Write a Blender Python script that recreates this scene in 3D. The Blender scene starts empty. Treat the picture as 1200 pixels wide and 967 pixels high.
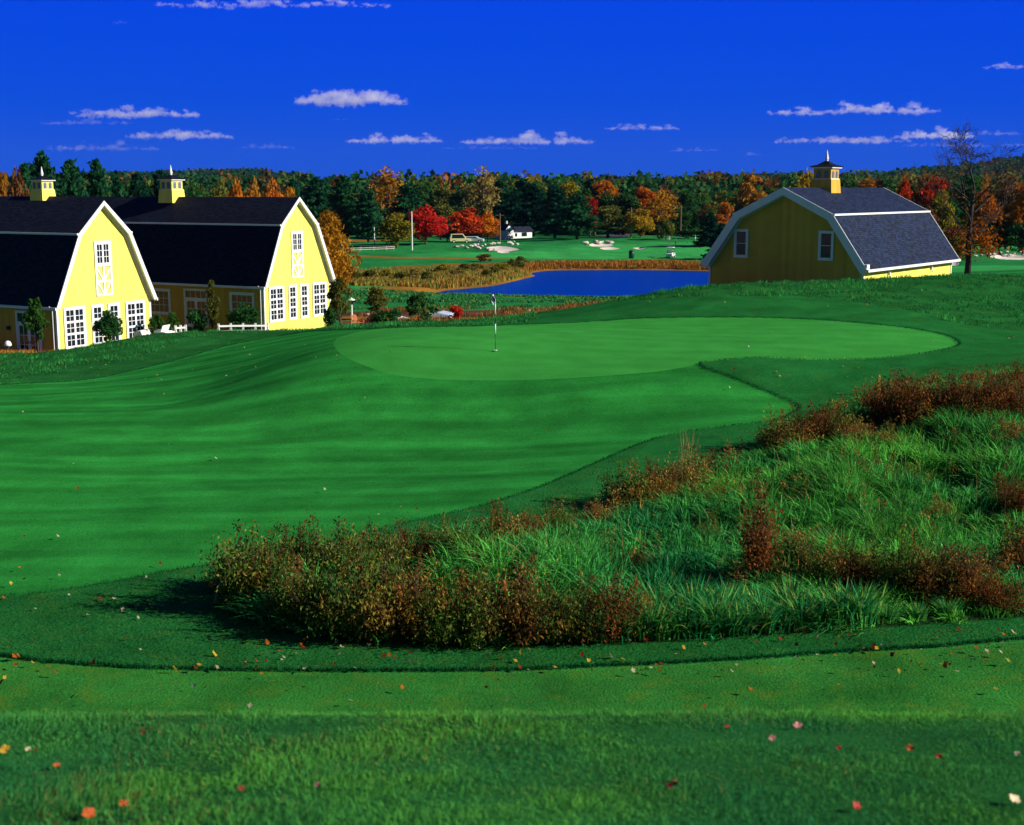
import bpy, bmesh, math, random
import numpy as np
from mathutils import Vector, Matrix
R = math.radians
rng = np.random.default_rng(7)
random.seed(7)
sc = bpy.context.scene
COL = sc.collection

EXPO = 0.45
HAZE = 0.000022
# ------------------------------------------------------------------ camera
CZ = 12.5            # camera height above the pond
F = 1550.0           # focal length in photo pixels (photo is 1200 wide)
PITCH = R(9.58)
CP, SP = math.cos(PITCH), math.sin(PITCH)
cam_d = bpy.data.cameras.new('camera')
cam = bpy.data.objects.new('camera', cam_d)
COL.objects.link(cam)
cam.location = (0, 0, CZ)
cam.rotation_euler = (R(90) - PITCH, 0, 0)
cam_d.sensor_width = 36
cam_d.lens = 36 * F / 1200
cam_d.clip_start = 0.1
cam_d.clip_end = 40000
cam_d.dof.use_dof = True
cam_d.dof.focus_distance = 50
cam_d.dof.aperture_fstop = 2.3
sc.camera = cam

def ray(px, py):
    px = np.asarray(px, float); py = np.asarray(py, float)
    a = (px - 600); b = -(py - 483.5)
    return np.stack([a, F * CP + b * SP, -F * SP + b * CP], -1)
def W(px, py, Y):
    d = ray(px, py)
    d = d / d[..., 1:2] * np.asarray(Y, float)[..., None]
    d[..., 2] += CZ
    return d

# ------------------------------------------------------------------ world, sun
SUN = Vector((0.975, -0.20, 0.0)).normalized()
ELEV = R(27)
sundir = Vector((SUN.x * math.cos(ELEV), SUN.y * math.cos(ELEV), math.sin(ELEV)))
sl = bpy.data.lights.new('sun', 'SUN')
sl.energy = 5.0
sl.angle = R(0.53)
sl.color = (1.0, 0.94, 0.84)
so = bpy.data.objects.new('sun', sl)
so.rotation_euler = sundir.to_track_quat('Z', 'Y').to_euler()
COL.objects.link(so)

world = bpy.data.worlds.new('World')
sc.world = world
world.use_nodes = True
nt = world.node_tree
for n in list(nt.nodes): nt.nodes.remove(n)
wo = nt.nodes.new('ShaderNodeOutputWorld')
bg = nt.nodes.new('ShaderNodeBackground')
sky = nt.nodes.new('ShaderNodeTexSky')
sky.sky_type = 'NISHITA'
sky.sun_disc = False
sky.sun_elevation = ELEV
sky.sun_rotation = math.atan2(SUN.x, SUN.y)
sky.air_density = 1.0; sky.dust_density = 0.0; sky.ozone_density = 4.0
# slide film with a polariser: the sky of the photo is a far deeper, purer blue
tc = nt.nodes.new('ShaderNodeTexCoord')
sep = nt.nodes.new('ShaderNodeSeparateXYZ')
nt.links.new(tc.outputs['Generated'], sep.inputs[0])
mr = nt.nodes.new('ShaderNodeMapRange')
mr.inputs['From Min'].default_value = -0.02; mr.inputs['From Max'].default_value = 1.0
nt.links.new(sep.outputs['Z'], mr.inputs['Value'])
ramp = nt.nodes.new('ShaderNodeValToRGB')
SKY_STR = 0.12
def sk(c):
    k = SKY_STR * 2**EXPO
    return (c[0] / k, c[1] / k, c[2] / k, 1)
els = ramp.color_ramp.elements
els[0].position = 0.0; els[0].color = sk((0.010, 0.085, 0.60))
els[1].position = 1.0; els[1].color = sk((0.006, 0.028, 0.20))
e = els.new(0.08); e.color = sk((0.0, 0.072, 0.72))
e = els.new(0.15); e.color = sk((0.0, 0.058, 0.78))
e = els.new(0.36); e.color = sk((0.0, 0.058, 0.62))
e = els.new(0.6); e.color = sk((0.003, 0.040, 0.34))
nt.links.new(mr.outputs[0], ramp.inputs[0])
mix = nt.nodes.new('ShaderNodeMix'); mix.data_type = 'RGBA'
# the polariser bites at right angles to the sun, ahead of the camera; the sky behind stays ordinary
ym = nt.nodes.new('ShaderNodeMapRange'); ym.interpolation_type = 'SMOOTHSTEP'
ym.inputs['From Min'].default_value = -0.45; ym.inputs['From Max'].default_value = 0.70
ym.inputs['To Min'].default_value = 0.15; ym.inputs['To Max'].default_value = 1.0
nt.links.new(sep.outputs['Y'], ym.inputs['Value']); nt.links.new(ym.outputs[0], mix.inputs[0])
hs = nt.nodes.new('ShaderNodeHueSaturation')
hs.inputs['Saturation'].default_value = 1.15; hs.inputs['Value'].default_value = 0.17
nt.links.new(sky.outputs[0], hs.inputs['Color'])
nt.links.new(hs.outputs[0], mix.inputs[6])
nt.links.new(ramp.outputs[0], mix.inputs[7])
nt.links.new(mix.outputs[2], bg.inputs['Color'])
bg.inputs['Strength'].default_value = SKY_STR
nt.links.new(bg.outputs[0], wo.inputs['Surface'])

sc.view_settings.view_transform = 'Standard'
sc.view_settings.look = 'None'
sc.view_settings.exposure = EXPO
sc.view_settings.gamma = 1.0
sc.view_settings.use_curve_mapping = False
sc.cycles.max_bounces = 6
sc.cycles.diffuse_bounces = 2
sc.cycles.glossy_bounces = 3
sc.cycles.transmission_bounces = 3
sc.cycles.volume_bounces = 2
sc.cycles.transparent_max_bounces = 8

# ------------------------------------------------------------------ object helpers
def tag(o, label=None, cat=None, group=None, kind=None):
    if label: o['label'] = label
    if cat: o['category'] = cat
    if group: o['group'] = group
    if kind: o['kind'] = kind
    return o
def empty(name, loc, rz=0.0):
    o = bpy.data.objects.new(name, None)
    o.empty_display_size = 0.3
    o.location = loc; o.rotation_euler = (0, 0, rz)
    COL.objects.link(o)
    return o
def np_mesh(name, verts, polys, mats=(), smooth=False, attrs=None, midx=None):
    """polys: list of int arrays (n,k); attrs: {name: (n,3) colour or (n,) float}; per-vertex"""
    me = bpy.data.meshes.new(name)
    verts = np.ascontiguousarray(verts, np.float32)
    me.vertices.add(len(verts)); me.vertices.foreach_set('co', verts.ravel())
    polys = [np.asarray(p, np.int32) for p in polys if len(p)]
    tot = sum(p.size for p in polys); nf = sum(len(p) for p in polys)
    me.loops.add(tot); me.polygons.add(nf)
    me.loops.foreach_set('vertex_index', np.concatenate([p.ravel() for p in polys]))
    ls = []; o = 0
    for p in polys:
        ls.append(o + np.arange(len(p)) * p.shape[1]); o += p.size
    me.polygons.foreach_set('loop_start', np.concatenate(ls).astype(np.int32))
    for m in mats: me.materials.append(m)
    if midx is not None: me.polygons.foreach_set('material_index', np.asarray(midx, np.int32))
    if smooth: me.polygons.foreach_set('use_smooth', np.ones(nf, bool))
    me.update(calc_edges=True)
    for k, a in (attrs or {}).items():
        a = np.asarray(a, np.float32)
        if a.ndim == 2:
            at = me.color_attributes.new(k, 'FLOAT_COLOR', 'POINT')
            c = np.ones((len(a), 4), np.float32); c[:, :3] = a
            at.data.foreach_set('color', c.ravel())
        else:
            at = me.attributes.new(k, 'FLOAT', 'POINT')
            at.data.foreach_set('value', a)
    return me
def link(name, me, parent=None, loc=None):
    o = bpy.data.objects.new(name, me)
    if loc is not None: o.location = loc
    if parent is not None: o.parent = parent
    COL.objects.link(o)
    return o
def copy_tree(o, parent=None):
    c = o.copy(); COL.objects.link(c)
    if parent is not None: c.parent = parent
    for ch in list(o.children): copy_tree(ch, c)
    return c

class MB:
    """collects boxes, prisms and tubes for one mesh object"""
    def __init__(s): s.v = []; s.f = []
    def add(s, vs, fs):
        o = len(s.v); s.v += [tuple(v) for v in vs]; s.f += [tuple(i + o for i in f) for f in fs]
    def box(s, a, b, T=None):
        x0, y0, z0 = a; x1, y1, z1 = b
        vs = [(x0,y0,z0),(x1,y0,z0),(x1,y1,z0),(x0,y1,z0),(x0,y0,z1),(x1,y0,z1),(x1,y1,z1),(x0,y1,z1)]
        if T: vs = [T(*v) for v in vs]
        s.add(vs, [(0,3,2,1),(4,5,6,7),(0,1,5,4),(1,2,6,5),(2,3,7,6),(3,0,4,7)])
    def prism(s, prof, a, b, T):
        """prof: closed polygon of (p,q); T(t,p,q)->point, extruded t=a..b"""
        n = len(prof)
        vs = [T(a, *p) for p in prof] + [T(b, *p) for p in prof]
        fs = [tuple(range(n)), tuple(range(2*n-1, n-1, -1))]
        fs += [(i, (i+1) % n, n + (i+1) % n, n + i) for i in range(n)]
        s.add(vs, fs)
    def bar(s, p, q, w, h=None):
        p = Vector(p); q = Vector(q); d = (q - p).normalized(); h = h or w
        a = d.cross(Vector((0,0,1)));
        if a.length < 1e-3: a = Vector((1,0,0))
        a.normalize(); b = a.cross(d)
        vs = [p + a*i*w/2 + b*j*h/2 for i, j in ((-1,-1),(1,-1),(1,1),(-1,1))] + [q + a*i*w/2 + b*j*h/2 for i, j in ((-1,-1),(1,-1),(1,1),(-1,1))]
        s.add(vs, [(0,1,2,3),(7,6,5,4),(0,4,5,1),(1,5,6,2),(2,6,7,3),(3,7,4,0)])
    def tube(s, pts, rad, n=8, cap=True):
        pts = [Vector(p) for p in pts]; m = len(pts)
        if not hasattr(rad, '__len__'): rad = [rad] * m
        vs = []
        for i, p in enumerate(pts):
            d = (pts[min(i+1, m-1)] - pts[max(i-1, 0)]).normalized()
            a = d.cross(Vector((0.12, 0.31, 1)) if abs(d.z) < .9 else Vector((1, 0.1, 0))).normalized(); b = d.cross(a)
            vs += [p + (a*math.cos(k*2*math.pi/n) + b*math.sin(k*2*math.pi/n)) * rad[i] for k in range(n)]
        fs = [(i*n+k, i*n+(k+1) % n, (i+1)*n+(k+1) % n, (i+1)*n+k) for i in range(m-1) for k in range(n)]
        if cap: fs += [tuple(range(n-1, -1, -1)), tuple(range((m-1)*n, m*n))]
        s.add(vs, fs)
    def lathe(s, prof, c=(0,0,0), n=12):
        c = Vector(c); m = len(prof)
        vs = [c + Vector((r*math.cos(k*2*math.pi/n), r*math.sin(k*2*math.pi/n), z)) for r, z in prof for k in range(n)]
        fs = [(i*n+k, i*n+(k+1) % n, (i+1)*n+(k+1) % n, (i+1)*n+k) for i in range(m-1) for k in range(n)]
        fs += [tuple(range(n-1, -1, -1)), tuple(range((m-1)*n, m*n))]
        s.add(vs, fs)
    def build(s, name, mat, parent=None, smooth=False, bevel=0, loc=None, sub=0):
        me = bpy.data.meshes.new(name)
        me.from_pydata([tuple(v) for v in s.v], [], s.f)
        bm = bmesh.new(); bm.from_mesh(me)
        bmesh.ops.recalc_face_normals(bm, faces=bm.faces)
        bm.to_mesh(me); bm.free()
        me.materials.append(mat)
        if smooth: me.polygons.foreach_set('use_smooth', [True]*len(me.polygons))
        o = link(name, me, parent, loc)
        if bevel:
            md = o.modifiers.new('bevel', 'BEVEL'); md.width = bevel; md.segments = 2; md.limit_method = 'ANGLE'
        if sub:
            md = o.modifiers.new('sub', 'SUBSURF'); md.levels = sub; md.render_levels = sub
        return o

# ------------------------------------------------------------------ materials
def newmat(name):
    m = bpy.data.materials.new(name); m.use_nodes = True
    t = m.node_tree
    for n in list(t.nodes): t.nodes.remove(n)
    return m, t
def nd(t, typ, **kw):
    n = t.nodes.new(typ)
    for k, v in kw.items():
        if isinstance(v, (int, float, str, bool, tuple)) and hasattr(n, k): setattr(n, k, v)
        else: n.inputs[k.replace('_', ' ')].default_value = v
    return n
def paint(name, col, rough=0.6, var=0.10, scale=3.0, spec=0.3, bump=0.0, bscale=40.0, metal=0.0, aniso=(1,1,1)):
    """principled with uneven tone and light bump"""
    m, t = newmat(name)
    o = nd(t, 'ShaderNodeOutputMaterial'); b = nd(t, 'ShaderNodeBsdfPrincipled')
    b.inputs['Roughness'].default_value = rough; b.inputs['Metallic'].default_value = metal
    b.inputs['Specular IOR Level'].default_value = spec
    tcn = nd(t, 'ShaderNodeTexCoord'); mp = nd(t, 'ShaderNodeMapping'); mp.inputs['Scale'].default_value = aniso
    t.links.new(tcn.outputs['Object'], mp.inputs[0])
    nz = nd(t, 'ShaderNodeTexNoise'); nz.inputs['Scale'].default_value = scale; nz.inputs['Detail'].default_value = 5
    t.links.new(mp.outputs[0], nz.inputs['Vector'])
    r = nd(t, 'ShaderNodeValToRGB')
    r.color_ramp.elements[0].position = .3; r.color_ramp.elements[1].position = .7
    r.color_ramp.elements[0].color = tuple(c*(1-var) for c in col) + (1,)
    r.color_ramp.elements[1].color = tuple(min(1, c*(1+var)) for c in col) + (1,)
    t.links.new(nz.outputs[0], r.inputs[0]); t.links.new(r.outputs[0], b.inputs['Base Color'])
    if bump:
        n2 = nd(t, 'ShaderNodeTexNoise'); n2.inputs['Scale'].default_value = bscale
        t.links.new(mp.outputs[0], n2.inputs['Vector'])
        bp = nd(t, 'ShaderNodeBump'); bp.inputs['Strength'].default_value = bump; bp.inputs['Distance'].default_value = .02
        t.links.new(n2.outputs[0], bp.inputs['Height']); t.links.new(bp.outputs[0], b.inputs['Normal'])
    t.links.new(b.outputs[0], o.inputs[0])
    return m
def leafmat(name, attr='col', ca=None, cb=None, trans=0.35, objvar=0.0):
    """foliage: colour from a per-vertex colour attribute, or a ramp ca..cb driven by float attribute 'v'"""
    m, t = newmat(name)
    o = nd(t, 'ShaderNodeOutputMaterial')
    at = nd(t, 'ShaderNodeAttribute', attribute_name=attr)
    if ca is None: csock = at.outputs['Color']
    else:
        r = nd(t, 'ShaderNodeValToRGB')
        r.color_ramp.elements[0].color = tuple(ca)+(1,); r.color_ramp.elements[1].color = tuple(cb)+(1,)
        t.links.new(at.outputs['Fac'], r.inputs[0]); csock = r.outputs[0]
    if objvar:
        oi = nd(t, 'ShaderNodeObjectInfo'); h = nd(t, 'ShaderNodeHueSaturation')
        mr = nd(t, 'ShaderNodeMapRange'); mr.inputs['To Min'].default_value = .5 - objvar*.05; mr.inputs['To Max'].default_value = .5 + objvar*.05
        t.links.new(oi.outputs['Random'], mr.inputs[0]); t.links.new(mr.outputs[0], h.inputs['Hue'])
        ml = nd(t, 'ShaderNodeMath', operation='MULTIPLY'); ml.inputs[1].default_value = 7.31
        fr = nd(t, 'ShaderNodeMath', operation='FRACT')
        mr2 = nd(t, 'ShaderNodeMapRange'); mr2.inputs['To Min'].default_value = 1-objvar; mr2.inputs['To Max'].default_value = 1+objvar
        t.links.new(oi.outputs['Random'], ml.inputs[0]); t.links.new(ml.outputs[0], fr.inputs[0]); t.links.new(fr.outputs[0], mr2.inputs[0])
        t.links.new(mr2.outputs[0], h.inputs['Value']); t.links.new(csock, h.inputs['Color']); csock = h.outputs[0]
    d = nd(t, 'ShaderNodeBsdfDiffuse'); tr = nd(t, 'ShaderNodeBsdfTranslucent'); mx = nd(t, 'ShaderNodeMixShader')
    mx.inputs[0].default_value = trans
    t.links.new(csock, d.inputs[0]); t.links.new(csock, tr.inputs[0])
    t.links.new(d.outputs[0], mx.inputs[1]); t.links.new(tr.outputs[0], mx.inputs[2])
    t.links.new(mx.outputs[0], o.inputs[0])
    return m
# ------------------------------------------------------------------ terrain height
# control points: photo column, photo row, distance -> a point of the ground
CPT = [
 # near lawn below the knoll
 (-300,835,19),(0,835,19),(600,832,19),(1200,832,19),(1500,832,19),
 (-200,767,21.5),(0,767,21.5),(300,785,21),(600,785,21),(900,770,21.3),(1200,748,22),(1500,740,22),
 (-200,697,25),(0,697,25),(258,656,27.5),(450,700,24.6),(600,700,24.6),(900,690,25.4),(1200,690,25.6),(1500,660,26),
 (-200,600,31.5),(0,600,31.5),(300,600,31.5),(600,575,33),(723,530,37.5),(900,600,31),(1200,590,31),(1500,560,32),
 (-200,500,43),(0,500,43),(150,500,43),(300,500,43),(450,500,42.5),(600,500,42),(750,500,41),(905,487,41),(940,475,42.5),
 (1100,500,38),(1200,490,38.5),(1500,480,38),
 (0,451,58),(-200,470,56),(75,447,60),(165,432,64),(210,421,66),(120,470,50),(200,470,49),(300,420,57),(280,402,74),(330,455,46.5),(250,445,53),
 (400,460,45.5),(350,389,72),(440,440,47),(395,405,52),(520,444,46.5),
 (580,410,50),(600,380,62),(450,383,64),(520,381,64),(700,410,50.5),(700,376,62),(773,372,62),(880,371,61),(1040,381,57),(1123,402,52),
 (1018,420,48),(816,427,47),(700,444,45.5),(890,438,45.6),(960,445,45),(1050,440,45),(1200,430,45),(1350,430,44),
 (1200,389,57),(1350,380,58),(1200,355,68),(1200,325,80),(1350,322,82),(1113,323,79),(1000,331,76),(850,333,74),
 (1067,365,62),(933,348,67),(827,347,67),(740,349,71),(680,361,70),(620,375,67),(930,340,71),
 # behind the crests
 (600,394,86),(700,383,90),(520,394,86),(450,395,88),
 (0,415,80),(68,415,83.6),(180,392,80),(311,388.5,85),(380,385,77),(20,430,68),(130,410,74),(240,396,77),
 # yard of the left barns
 (-100,410,84),(100,407,92),(200,396,99),(300,388,104),(400,380,112),(480,376,116),(560,374,118),(640,366,118),
 (-200,400,110),(-600,380,110),(-300,370,140),
 # barn at the right stands on a shelf, falling away behind
 (820,341,92),(1000,337,90),(1150,322.5,112),(1120,322.5,105),(1300,318,105),(1150,317,140),(1250,312,150),(950,330,110),
 (1150,300,190),(1300,298,200),(1200,290,240),(1000,300,190),
 # hollow, pond margin and fields beyond it
 (400,366,128),(480,362,132),(560,360,134),(640,358,136),(700,354,140),
 (400,352,146),(500,350,150),(400,340,157),(500,338,165),(400,325,178),(520,322,188),(600,327,192),
 (400,310,215),(500,306,225),(600,308,228),(450,296,250),(540,294,262),(500,287,270),(600,292,262),(620,297,255),
 (650,305,235),(740,306,232),(820,305,236),(650,293,262),(740,290,266),(800,288,268),(700,282,280),(850,287,275),
 (200,330,190),(0,330,190),(0,290,260),(250,290,260),(-300,290,260),
 (0,279,310),(250,279,310),(420,282,300),(500,281,300),(600,280,300),(700,279,300),(760,277,300),(850,281,300),(950,285,280),
 (1100,281,290),(1200,279,290),(1400,279,290),(-300,277,320),
 (0,258,420),(300,258,420),(600,258,420),(900,258,420),(1200,255,420),(1500,254,420),(-400,258,420),
]
_c = np.array(CPT, float)
_P = W(_c[:, 0], _c[:, 1], _c[:, 2])
_extra = np.array([(x, y, CZ - 9.0) for y in (700, 1200, 2400) for x in (-1.2*y, -.5*y, 0, .5*y, 1.2*y)] +
                  [(-45, 19, CZ-7.9), (45, 19, CZ-7.8), (-60, 45, CZ-9), (60, 45, CZ-5.2), (-110, 90, CZ-11), (90, 100, CZ-6)], float)
_P = np.vstack([_P, _extra])
def _ab(X, Y):
    Yc = np.maximum(Y, 8.0) + 12.0
    return np.stack([X / Yc * 2.2, np.log(Yc) * 2.2], -1)
def _U(r2): return np.where(r2 > 1e-12, r2 * np.log(r2 + 1e-12), 0.0)
_A = _ab(_P[:, 0], _P[:, 1]); _n = len(_A)
_K = _U(((_A[:, None] - _A[None])**2).sum(-1)) + np.eye(_n) * 4e-4
_Q = np.hstack([np.ones((_n, 1)), _A])
_M = np.block([[_K, _Q], [_Q.T, np.zeros((3, 3))]])
_sol = np.linalg.solve(_M, np.concatenate([_P[:, 2], np.zeros(3)]))
def sstep(a, b, x):
    t = np.clip((x - a) / (b - a), 0, 1); return t*t*(3 - 2*t)
def poly_sdf(X, Y, poly):
    """signed distance, positive inside"""
    X = np.asarray(X, float); Y = np.asarray(Y, float)
    p = np.asarray(poly); q = np.roll(p, -1, 0)
    out = np.full(X.shape, -1e3)
    mx = 60.0
    sel = (X > p[:,0].min()-mx) & (X < p[:,0].max()+mx) & (Y > p[:,1].min()-mx) & (Y < p[:,1].max()+mx)
    x = X[sel]; y = Y[sel]
    d2 = np.full(x.shape, 1e12); ins = np.zeros(x.shape, bool)
    for (ax, ay), (bx, by) in zip(p, q):
        ex, ey = bx-ax, by-ay
        t = np.clip(((x-ax)*ex + (y-ay)*ey) / (ex*ex+ey*ey+1e-12), 0, 1)
        d2 = np.minimum(d2, (x-ax-t*ex)**2 + (y-ay-t*ey)**2)
        if ey != 0:
            c = ((ay > y) != (by > y)) & (x < ex*(y-ay)/ey + ax)
            ins ^= c
    out[sel] = np.where(ins, 1, -1) * np.sqrt(d2)
    return out
def smooth_poly(p, closed=True, k=6):
    p = np.asarray(p, float); n = len(p); out = []
    for i in range(n):
        a, b, c, d = p[(i-1) % n], p[i], p[(i+1) % n], p[(i+2) % n]
        for j in range(k):
            t = j / k
            out.append(.5*((2*b) + (-a+c)*t + (2*a-5*b+4*c-d)*t*t + (-a+3*b-3*c+d)*t**3))
    return np.array(out)
# pond outline, all at z = 0
_lp = [(500,346.5),(520,341),(539,339),(560,337),(576,335.4),(590,332.5),(603,329.5),(617,326),(627,323.4),(621,320.6),(634,318.2),(650,317),(690,316.6),(750,316.5),(826,317.6),(900,318.5),(960,322),
       (950,334),(850,344),(790,350),(728,353),(663,352),(620,351.2),(585,349.8),(550,349),(520,348.6)]
_d = ray([a for a, b in _lp], [b for a, b in _lp])
LAKE = smooth_poly(np.stack([_d[:,0]*CZ/-_d[:,2], _d[:,1]*CZ/-_d[:,2]], -1), k=4)
def value_noise(X, Y, seed=0):
    r = np.random.default_rng(seed).random((64, 64))
    xi = np.floor(X).astype(int); yi = np.floor(Y).astype(int); fx = X-xi; fy = Y-yi
    fx = fx*fx*(3-2*fx); fy = fy*fy*(3-2*fy)
    g = lambda a, b: r[a % 64, b % 64]
    return (g(xi, yi)*(1-fx)+g(xi+1, yi)*fx)*(1-fy) + (g(xi, yi+1)*(1-fx)+g(xi+1, yi+1)*fx)*fy - .5
def fbm(X, Y, seed=0, o=3):
    return sum(value_noise(X*2**i, Y*2**i, seed+i) / 2**i for i in range(o))
def H(X, Y):
    X = np.atleast_1d(np.asarray(X, float)); Y = np.atleast_1d(np.asarray(Y, float))
    shp = X.shape; X = X.ravel(); Y = Y.ravel()
    z = np.empty(len(X))
    for i in range(0, len(X), 20000):
        a = _ab(X[i:i+20000], Y[i:i+20000])
        r2 = (a[:, 0:1] - _A[None, :, 0])**2 + (a[:, 1:2] - _A[None, :, 1])**2
        z[i:i+20000] = _U(r2) @ _sol[:_n] + _sol[_n] + a @ _sol[_n+1:]
    # far plain and ridges
    u = X / np.maximum(Y, 1)
    w = sstep(380, 650, Y)
    far = CZ - 9.5 + 3*fbm(X/180, Y/180, 3)
    rise = sstep(900, 1700, Y)
    far = far + rise*(17*np.exp(-((u+.235)/.09)**2) + 4 + 8*np.exp(-((u-.13)/.12)**2) + 30*np.exp(-((u-.42)/.16)**2) + 8*fbm(u*16, Y/600, 5))
    z = z*(1-w) + far*w
    # soft mowing-scale undulation of the fairway, larger out in the fields
    amp = 0.125*sstep(24, 30, Y)*(1-sstep(47, 60, Y))
    z += amp*fbm(X/9 + 3, Y/2.6 + X*.05, 11, 2) + .03*sstep(20, 60, Y)*fbm(X/3, Y/3, 21, 2)
    z += 0.5*sstep(110, 200, Y)*fbm(X/22, Y/22, 31, 2)
    # pond basin
    s = poly_sdf(X, Y, LAKE)
    nl = s > -30
    zl = np.where(s > 0, -np.minimum(1.2, .25*s), np.minimum(.5, .30*-s) + .10*np.maximum(0, -s-1.5))
    wl = sstep(-22, 0, s)
    z = np.where(nl, z*(1-wl) + zl*wl, z)
    z = np.where((s < -0.5) & nl & (Y > 120), np.maximum(z, .12), z)
    # knoll the camera stands on
    zk = CZ - 3.13 - .205*(np.clip(Y, 4, 40) - 6.2) + .03*fbm(X/1.3, Y/1.3, 41, 2) + .05*value_noise(X/2.5, Y/4, 44)
    wk = sstep(8.6, 17, Y)
    z = zk*(1-wk) + z*wk
    return z.reshape(shp)
def h1(x, y): return float(H([x], [y])[0])
def hit(px, py, y0=16.5, y1=420):
    """where photo points meet the ground"""
    px = np.atleast_1d(np.asarray(px, float)); py = np.atleast_1d(np.asarray(py, float))
    d = ray(px, py); d = d / d[:, 1:2]
    out = np.zeros((len(px), 3))
    Ys = np.exp(np.linspace(math.log(y0), math.log(y1), 700))
    for i in range(len(px)):
        zz = CZ + d[i, 2]*Ys
        hh = H(d[i, 0]*Ys, Ys)
        k = np.nonzero(zz <= hh)[0]
        if len(k) == 0: k = [len(Ys)-1]
        k = k[0]
        if k > 0:
            a = (zz[k-1]-hh[k-1]); b = (hh[k]-zz[k]); t = a/(a+b+1e-9)
            y = Ys[k-1] + (Ys[k]-Ys[k-1])*t
        else: y = Ys[0]
        out[i] = (d[i, 0]*y, y, h1(d[i, 0]*y, y))
    return out
def zone(pts, y0=16.5, k=5, smooth=True):
    p = np.array(pts, float)
    if smooth: p = smooth_poly(p, k=k)
    return hit(p[:, 0], p[:, 1], y0)[:, :2]

Z_GREEN = zone([(393,397),(398,412),(425,426),(465,438),(520,443),(580,444),(660,442),(757,435),(800,429),(822,424),(859,420),(890,418),(955,421),(1018,420),(1070,415),(1110,408),(1123,402),(1110,393),(1078,386),(1040,381),(965,374.5),(880,371.5),(773,372),(700,376),(667,378),(600,380.5),(540,382),(480,383),(430,386)])
Z_FAIR = zone([(-330,480),(-150,465),(0,451),(75,447),(120,442),(165,432),(210,421),(280,402),(350,389.5),(400,386),(450,384.5),(520,383.5),(600,384),(700,384),(800,395),(860,405),(835,416),(818,427),(850,439),(880,451),(933,474),(925,484),(897,493),(823,502),(767,513),(723,530),(680,549),(630,570),(560,592),(480,610),(380,635),(300,650),(215,664),(130,680),(60,692),(0,697),(-150,700),(-330,700)], k=3)
Z_STRIP = None
_st = [(-500,740),(-250,752),(-100,760),(0,767),(60,775),(150,781),(260,784),(400,785.5),(520,785.5),(600,784),(700,780),(800,775.5),(900,770),(1000,762),(1100,757),(1200,748),(1400,738),(1700,725)]
_sp = hit([a for a, b in _st], [b for a, b in _st])[:, :2]
Z_STRIP = np.vstack([_sp, [(_sp[-1][0], 12), (_sp[0][0], 12)]])
Z_COLLAR = zone([(600,392),(619,379),(667,360.5),(736,352.5),(827,348),(933,348.5),(997,353.5),(1067,365),(1120,379),(1200,389),(1330,400),(1340,425),(1200,440),(1100,450),(1000,476),(925,500),(840,530),(770,550),(700,575),(760,520),(800,480),(700,440),(620,420)], k=3)
Z_NATIVE = zone([(258,690),(262,712),(300,735),(380,748),(450,754),(600,757),(750,753),(900,744),(1000,738),(1100,731),(1200,724),(1400,712),(1500,600),(1400,450),(1200,440),(1130,452),(1040,470),(985,478),(915,515),(850,535),(790,562),(740,582),(700,600),(650,620),(590,635),(520,645),(440,655),(350,665),(290,672)], k=2)
BUNK = [zone(b, k=4, y0=110) for b in (
  [(567,290.5),(577,288.6),(590,288),(608,291.5),(604,293.2),(590,294),(577,293)],
  [(582,294.5),(592,294.2),(598,295.6),(590,296.4)],
  [(691,286),(700,284.6),(716,285.6),(719,287.5),(707,288.6),(693,288.2)],
  [(703,290),(715,289.3),(727,290.6),(722,292),(707,291.8)],
  [(741,290.6),(750,289.2),(758,290),(750,291.6)],
  [(1111,307.5),(1118,306),(1124,308),(1121,310.8),(1112,311)],
  [(1160,300),(1180,297.5),(1200,299),(1215,302),(1200,304),(1175,303.5)])]
Z_PATH = zone([(722,279),(735,277),(742,274),(760,272.5),(775,270.5),(776,269.5),(750,271),(727,273.5),(700,277)], k=2, y0=200)
Z_PATIO = zone([(398,389),(398,378),(425,374),(440,377),(436,386)], y0=90, smooth=False)
print('zones done')

# ------------------------------------------------------------------ terrain mesh
def ys():
    out = [-60, -40, -25, -15, -8, -4, -1, 1.5, 3]
    y = 4.0
    while y < 3600:
        out.append(y)
        if y < 9: y += .14
        elif y < 18: y += .25
        elif y < 75: y += max(.10, .0036*y)
        elif y < 130: y *= 1.006
        elif y < 340: y *= 1.0065
        elif y < 1000: y *= 1.02
        else: y *= 1.03
    return np.array(out)
YS = ys()
us = np.concatenate([-np.geomspace(1.7, .47, 14), np.linspace(-.45, .45, 420), np.geomspace(.47, 1.7, 14)])
gx = us[None, :] * (np.maximum(YS, 0)[:, None]*.93 + 3.0)
gy = np.repeat(YS[:, None], len(us), 1)
VX = gx.ravel(); VY = gy.ravel()
VZ = H(VX, VY)
nr, nc = gx.shape
ii = (np.arange(nr-1)[:, None]*nc + np.arange(nc-1)[None, :]).ravel()
TRI = np.vstack([np.stack([ii, ii+1, ii+nc+1], -1), np.stack([ii, ii+nc+1, ii+nc], -1)])
print('terrain verts', len(VX))
s_green = poly_sdf(VX, VY, Z_GREEN); s_fair = poly_sdf(VX, VY, Z_FAIR); s_strip = poly_sdf(VX, VY, Z_STRIP)
s_collar = poly_sdf(VX, VY, Z_COLLAR); s_native = poly_sdf(VX, VY, Z_NATIVE)
s_sand = np.max([poly_sdf(VX, VY, b) for b in BUNK], 0)
s_path = poly_sdf(VX, VY, Z_PATH); s_patio = poly_sdf(VX, VY, Z_PATIO)
s_fair = np.where(s_fair < -900, -900, s_fair)
s_near = 13.5 - VY + 0*VX     # the knoll is its own rough
s_strip = np.minimum(s_strip, -s_near)
s_lake = poly_sdf(VX, VY, LAKE)
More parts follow.
